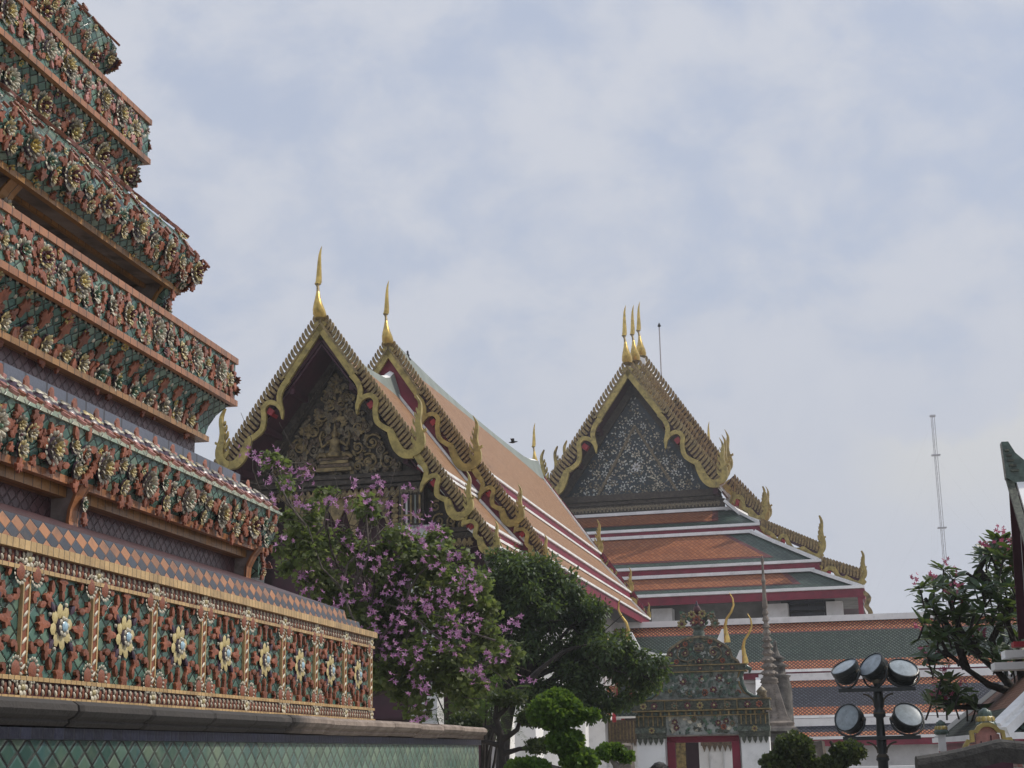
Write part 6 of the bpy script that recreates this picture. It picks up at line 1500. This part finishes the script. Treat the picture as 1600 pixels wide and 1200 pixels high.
topiary('cloud_topiary', 'bright green clipped tree with a large round head and lower pads', 21, [(868, 1111, 37, 25), (872, 1093, 18, 13), (840, 1116, 12, 12), (900, 1117, 14, 13), (884, 1159, 26, 17), (906, 1190, 27, 15), (826, 1200, 34, 12), (925, 1117, 9, 5)],
        [[(884, 1210), (892, 1180), (883, 1150), (874, 1125)], [(890, 1185), (908, 1190)], [(884, 1205), (850, 1195), (826, 1198)]], 'leaf_topiary', 3.4, .068)
topiary('cloud_topiary', 'small light green forked topiary in front of the rough grey stone block', 20, [(950, 1176, 15, 11), (978, 1182, 11, 8), (962, 1170, 9, 6)], [[(966, 1205), (962, 1195), (952, 1180)], [(966, 1200), (976, 1190)]], 'leaf_topiary', 4.5, .05)
topiary('cloud_topiary', 'dark olive clipped tree beside the stone chedi with two rounded heads', 22, [(1241, 1169, 27, 20), (1218, 1192, 26, 13), (1262, 1190, 12, 8)], [[(1262, 1212), (1256, 1190), (1246, 1172)], [(1258, 1200), (1220, 1195)]], 'leaf_olive', 3.0, .065, 'bark_dark')
topiary('cloud_topiary', 'dark olive clipped tree with one oval head beside the lamp pole', 22, [(1328, 1176, 21, 14), (1312, 1174, 12, 9), (1300, 1197, 22, 12)], [[(1290, 1215), (1300, 1195), (1308, 1187), (1322, 1180)], [(1310, 1180), (1302, 1165), (1297, 1158)]], 'leaf_olive', 3.0, .06, 'bark_dark')
topiary('bonsai_tree', 'black stemmed bonsai with flat olive leaf pads before the white columns', 24, [(793, 1091, 28, 9), (726, 1128, 24, 12), (735, 1142, 18, 8), (838, 1121, 26, 12), (842, 1166, 20, 9), (718, 1150, 20, 12)],
        [[(786, 1212), (784, 1180), (783, 1150), (774, 1122), (776, 1100)], [(784, 1158), (808, 1140), (816, 1115), (830, 1104)], [(783, 1150), (768, 1135), (752, 1138), (735, 1135)], [(786, 1178), (812, 1170), (840, 1170)], [(782, 1165), (755, 1158), (722, 1165)], [(774, 1122), (790, 1108), (800, 1095)], [(814, 1122), (828, 1132), (838, 1128)]], 'leaf_olive', 2.6, .07, 'bark_dark')

# --- frangipani at the right
RY = 27.0; fg = thing('frangipani_tree', 'frangipani tree with long dark leaves and pink flowers beside the tiled pavilion', 'tree', (atY(1640, 1150, RY).x, RY, 0))
mbw, mbl, mbf = MB(), MB(), MB()
root = Vector((atY(1640, 1150, RY).x, RY, 0))
mbw.tube([root, atY(1620, 1110, RY), atY(1590, 1085, RY)], [.2, .17, .15], 'bark_dark', 9)
B1 = [[(1590, 1085), (1545, 1070), (1510, 1045), (1480, 1020), (1468, 995)], [(1590, 1085), (1560, 1050), (1530, 1025), (1515, 990), (1522, 960)], [(1600, 1080), (1590, 1020), (1570, 960), (1550, 920), (1510, 895)], [(1560, 1050), (1550, 1000), (1585, 930), (1590, 880)], [(1590, 1090), (1545, 1105), (1500, 1105), (1465, 1100)], [(1510, 1045), (1495, 1000), (1470, 960), (1445, 935)], [(1530, 1025), (1500, 985), (1485, 940), (1490, 905)], [(1480, 1020), (1455, 1030), (1448, 1035)], [(1570, 960), (1590, 940), (1600, 900)], [(1550, 920), (1530, 890), (1545, 860)]]
for br_ in B1:
    dy = U(-.7, .7); P = [atY(x, y, RY + dy * i / 4) for i, (x, y) in enumerate(br_)]; mbw.tube(P, [.075, .06, .042, .032, .024][:len(P)], 'bark_dark', 7)
TIPS = [(1440, 925), (1452, 945), (1470, 915), (1490, 905), (1505, 930), (1520, 905), (1500, 960), (1470, 965), (1480, 990), (1462, 1000), (1520, 975), (1535, 950), (1548, 860), (1565, 872), (1580, 860), (1590, 890), (1560, 900), (1575, 920), (1595, 930), (1550, 930), (1580, 960), (1600, 970), (1555, 980), (1590, 1000), (1450, 1030), (1465, 1010), (1475, 1095), (1460, 1100), (1490, 1085), (1515, 1100), (1530, 1005), (1500, 1010), (1560, 1020), (1540, 880), (1600, 1030), (1585, 1045), (1478, 940), (1530, 925), (1600, 860), (1610, 900), (1620, 950), (1620, 1000), (1488, 1100), (1570, 945), (1510, 1000), (1472, 1060), (1447, 975), (1560, 850)]
TIPS += [(x + U(-16, 16), y + U(-14, 14)) for x, y in TIPS]
for k, (x, y) in enumerate(TIPS):
    c = atY(x + U(-5, 5), y + U(-5, 5), RY + U(-1.1, 1.1)); ax = (Vector((U(-.5, .5), U(-.6, .3), .8))).normalized()
    mbw.tube([c - ax * .3 + rdir() * .06, c], [.016, .014], 'bark_dark', 6)
    a = ax.orthogonal().normalized(); b_ = ax.cross(a)
    for q in range(17):
        t = q * 2.4; d = (a * math.cos(t) + b_ * math.sin(t) + ax * U(-.1, .75)).normalized(); add_leaf(mbl, c + rdir() * .03, d, ax + rdir() * .3, U(.2, .36), 'long', 'leaf_frangipani', .25)
    if k % 3 == 0 or y < 900:
        for q in range(6): flowers5(mbf, c + ax * U(.12, .24) + rdir() * .07, .05, 'petal_pink')
part(mbw, 'trunk', fg); part(mbl, 'crown', fg); part(mbf, 'blossom', fg)
# slim lamp-like post rising out of that tree
c = atY(1553, 850, 30); mb = MB(); mb.tube([(c.x, 30, 0), (c.x, 30, c.z - .1)], .045, 'lamp_black', 8); mb.lathe((c.x, 30, c.z - .12), [(.05, 0), (.1, .05), (.09, .13), (.03, .17)], 'lamp_black', 10)
alone(mb, 'slim_post', 'slim black post with round cap rising out of the frangipani', 'post', (c.x, 30, 0))

# ================================================================== radio mast far away
MY = 420.0; mt_ = atY(1457, 650, MY); mx = mt_.x
rm = thing('radio_mast', 'thin lattice radio mast with guy wires standing far away', 'mast', (mx, MY, 0))
mb = MB(); legs = [(.5 * math.cos(a), .5 * math.sin(a)) for a in (-.5, 1.6, 3.7)]
for a, b_ in legs: mb.tube([(mx + a, MY + b_, 0), (mx + a, MY + b_, mt_.z)], .085, 'mast_paint', 5)
z = 0
while z < mt_.z - 1.6:
    for i in range(3):
        (a, b_), (c_, d_) = legs[i], legs[(i + 1) % 3]; mb.tube([(mx + a, MY + b_, z), (mx + c_, MY + d_, z + 1.5)], .016, 'mast_paint', 4)
    z += 1.5
mb.box((mx, MY, mt_.z), (1.5, 1.5, .4), 'mast_paint')
for yy in (711, 825): mb.box((mx, MY, atY(1465, yy, MY).z), (2.3, 1.6, .3), 'mast_paint')
part(mb, 'lattice', rm)
mb = MB()
for yy in (655, 715, 775, 845):
    z = atY(1465, yy, MY).z
    for a in (.3, 2.4, 4.5): mb.tube([(mx, MY, z), (mx + 55 * math.cos(a), MY + 55 * math.sin(a), 0)], .007, 'mast_paint', 4)
part(mb, 'guy_wire', rm)

# ================================================================== birds
c = atY(637, 556, 57.5); mb = MB()
mb.lathe(c, [(.01, -.14), (.05, -.08), (.075, .0), (.06, .07), (.035, .11), (.045, .15), (.03, .20), (.005, .22)], 'bird_black', 10)
mb.tube([c + Vector((.02, 0, -.06)), c + Vector((.13, 0, -.19))], [.05, .02], 'bird_black', 6); mb.tube([c + Vector((-.03, 0, .17)), c + Vector((-.10, 0, .16))], [.014, .002], 'bird_black', 5)
for s_ in (-1, 1): mb.tube([c + Vector((0, s_ * .03, -.1)), c + Vector((0, s_ * .03, -.2))], .006, 'bird_black', 4)
alone(mb, 'bird', 'black bird perched on the white roof ridge', 'bird', c)
c = atY(801, 691, 60); mb = MB()
mb.tube([c + Vector((-.16, 0, 0)), c, c + Vector((.2, 0, .02))], [.01, .05, .015], 'bird_black', 7)
for s_ in (-1, 1): mb.face([c + Vector((-.05, 0, .02)), c + Vector((.08, 0, .02)), c + Vector((.1, s_ * .2, .12)), c + Vector((.02, s_ * .38, .08)), c + Vector((-.06, s_ * .2, .12))], 'bird_black')
alone(mb, 'bird', 'tiny bird flying against the sky above the tan roof', 'bird', c)

# ================================================================== a visitor whose hair just enters the frame
HY = 14.0; hc = atY(1030, 1190, HY)
H = hc.z; k = H / 1.70; hx = hc.x
sk = {'pelvis': (0, 0, .92), 'waist': (0, .01, 1.08), 'chest': (0, .0, 1.28), 'neck': (0, .01, 1.46), 'head0': (0, -.005, 1.53)}
V = [(0, 0, .92), (0, .01, 1.08), (0, 0, 1.28), (0, .01, 1.42), (0, .005, 1.49), (0, -.01, 1.57), (0, -.01, 1.655),
     (.10, 0, .88), (.11, -.01, .50), (.11, .02, .09), (.11, -.13, .04), (-.10, 0, .88), (-.11, -.01, .50), (-.11, .02, .09), (-.11, -.13, .04),
     (.17, .01, 1.38), (.23, .03, 1.12), (.22, -.04, .88), (-.17, .01, 1.38), (-.23, .03, 1.12), (-.22, -.04, .88)]
E_ = [(0, 1), (1, 2), (2, 3), (3, 4), (4, 5), (5, 6), (0, 7), (7, 8), (8, 9), (9, 10), (0, 11), (11, 12), (12, 13), (13, 14), (3, 15), (15, 16), (16, 17), (3, 18), (18, 19), (19, 20)]
rr = [.14, .125, .14, .08, .055, .085, .075, .095, .06, .042, .04, .095, .06, .042, .04, .055, .042, .032, .055, .042, .032]
for hs in (1, -1):                                                   # five fingers rooted in each palm
    b_ = len(V); V.append((hs * .22, -.055, .80)); E_.append((17 if hs > 0 else 20, b_)); rr.append(.034)
    for f_ in range(4):
        n0 = len(V); fx = hs * .215; fy_ = -.085 + f_ * .021
        V.append((fx, fy_, .755)); V.append((fx - hs * .012, fy_ - .006, .72 - .008 * (f_ in (1, 2)))); V.append((fx - hs * .028, fy_ - .008, .695 - .01 * (f_ in (1, 2)))); E_ += [(b_, n0), (n0, n0 + 1), (n0 + 1, n0 + 2)]; rr += [.0095, .0088, .008]
    n0 = len(V); V.append((hs * .2, -.095, .80)); V.append((hs * .19, -.112, .765)); E_ += [(b_, n0), (n0, n0 + 1)]; rr += [.012, .0095]
me = bpy.data.meshes.new('person'); me.from_pydata([(a * k, b_ * k, c_ * k) for a, b_, c_ in V], E_, [])
po = bpy.data.objects.new('person', me); COL.objects.link(po); po.location = (hx, HY, 0); po.rotation_euler = (0, 0, .3)
md = po.modifiers.new('skin', 'SKIN'); sb = po.modifiers.new('sub', 'SUBSURF'); sb.levels = 1; sb.render_levels = 1
for i, v in enumerate(me.skin_vertices[0].data): v.radius = (rr[i] * k, rr[i] * k); v.use_root = i == 0
me.materials.append(MAT['skin'])
tag(po, 'visitor whose dark hair just shows at the bottom before the gate', 'person')
def dress(name, pr, mat, sx=1.0, sy=.7):
    mb = MB(); n = 16; rows = [[Vector((math.cos(a * 2 * math.pi / n) * r * sx * k, math.sin(a * 2 * math.pi / n) * r * sy * k, z * k)) for a in range(n)] for r, z in pr]
    mb.grid(rows, mat, True, True); o = bpy.data.objects.new(name, mb.mesh(name)); COL.objects.link(o); o.parent = po; return o
dress('shirt', [(.2, .82), (.19, .95), (.175, 1.08), (.20, 1.25), (.23, 1.36), (.17, 1.44), (.085, 1.475)], 'shirt')
mb = MB()
for s_ in (-1, 1): mb.tube([Vector((s_ * .10, 0, .98)) * k, Vector((s_ * .11, -.01, .5)) * k, Vector((s_ * .11, .015, .08)) * k], [.125 * k, .09 * k, .07 * k], 'trousers', 10)
o = bpy.data.objects.new('trousers', mb.mesh('trousers')); COL.objects.link(o); o.parent = po
mb = MB(); hcn = Vector((0, -.005, 1.60)) * k
for _ in range(1500):
    v = rdir()
    if v.z < -.25 or (v.y < -.5 and v.z < .25): continue
    p = hcn + Vector((v.x * .088, v.y * .10, v.z * .098)) * k; t = Vector((v.y, -v.x, -.8)) * .6 + rdir() * .35; add_leaf(mb, p, t.normalized(), v, .07, 'fine', 'hair', .3)
VV, FF = ball(); mb.add(VV, FF, [0] * len(FF), ['hair'], Matrix.Translation(hcn + Vector((0, .008, .006))) @ Matrix.Diagonal((.086, .096, .094, 1)))
o = bpy.data.objects.new('hair', mb.mesh('hair')); COL.objects.link(o); o.parent = po
mb = MB(); fc = Vector((0, -.092, 1.585)) * k
for s_ in (-1, 1): mb.lathe(fc + Vector((s_ * .032, -.002, .022)), [(.002, -.008), (.012, 0), (.002, .008)], 'white_glaze', 8); mb.lathe(Vector((s_ * .09, 0, 1.58)) * k, [(.008, -.03), (.018, 0), (.008, .03)], 'skin', 8)
mb.lathe(fc + Vector((0, -.008, -.02)), [(.014, -.01), (.016, .0), (.006, .03)], 'skin', 8); mb.tube([fc + Vector((-.022, .004, -.05)), fc + Vector((0, -.006, -.052)), fc + Vector((.022, .004, -.05))], .007, 'pink_clay', 6)
o = bpy.data.objects.new('face', mb.mesh('face')); COL.objects.link(o); o.parent = po
# ------------------------------------------------------------------ thin city haze
hz = MB(); hz.box((0, 330, 62), (1300, 760, 126), 'paving')
me = hz.mesh('haze'); me.materials.clear()
hm = bpy.data.materials.new('haze'); hm.use_nodes = True; hn = hm.node_tree; hn.nodes.clear()
pv = N(hn, 'ShaderNodeVolumePrincipled'); pv.inputs['Color'].default_value = (.96, .98, 1.0, 1); pv.inputs['Density'].default_value = .0007
hn.links.new(pv.outputs[0], N(hn, 'ShaderNodeOutputMaterial').inputs['Volume'])
me.materials.append(hm); ho = bpy.data.objects.new('haze', me); COL.objects.link(ho); ho['kind'] = 'stuff'
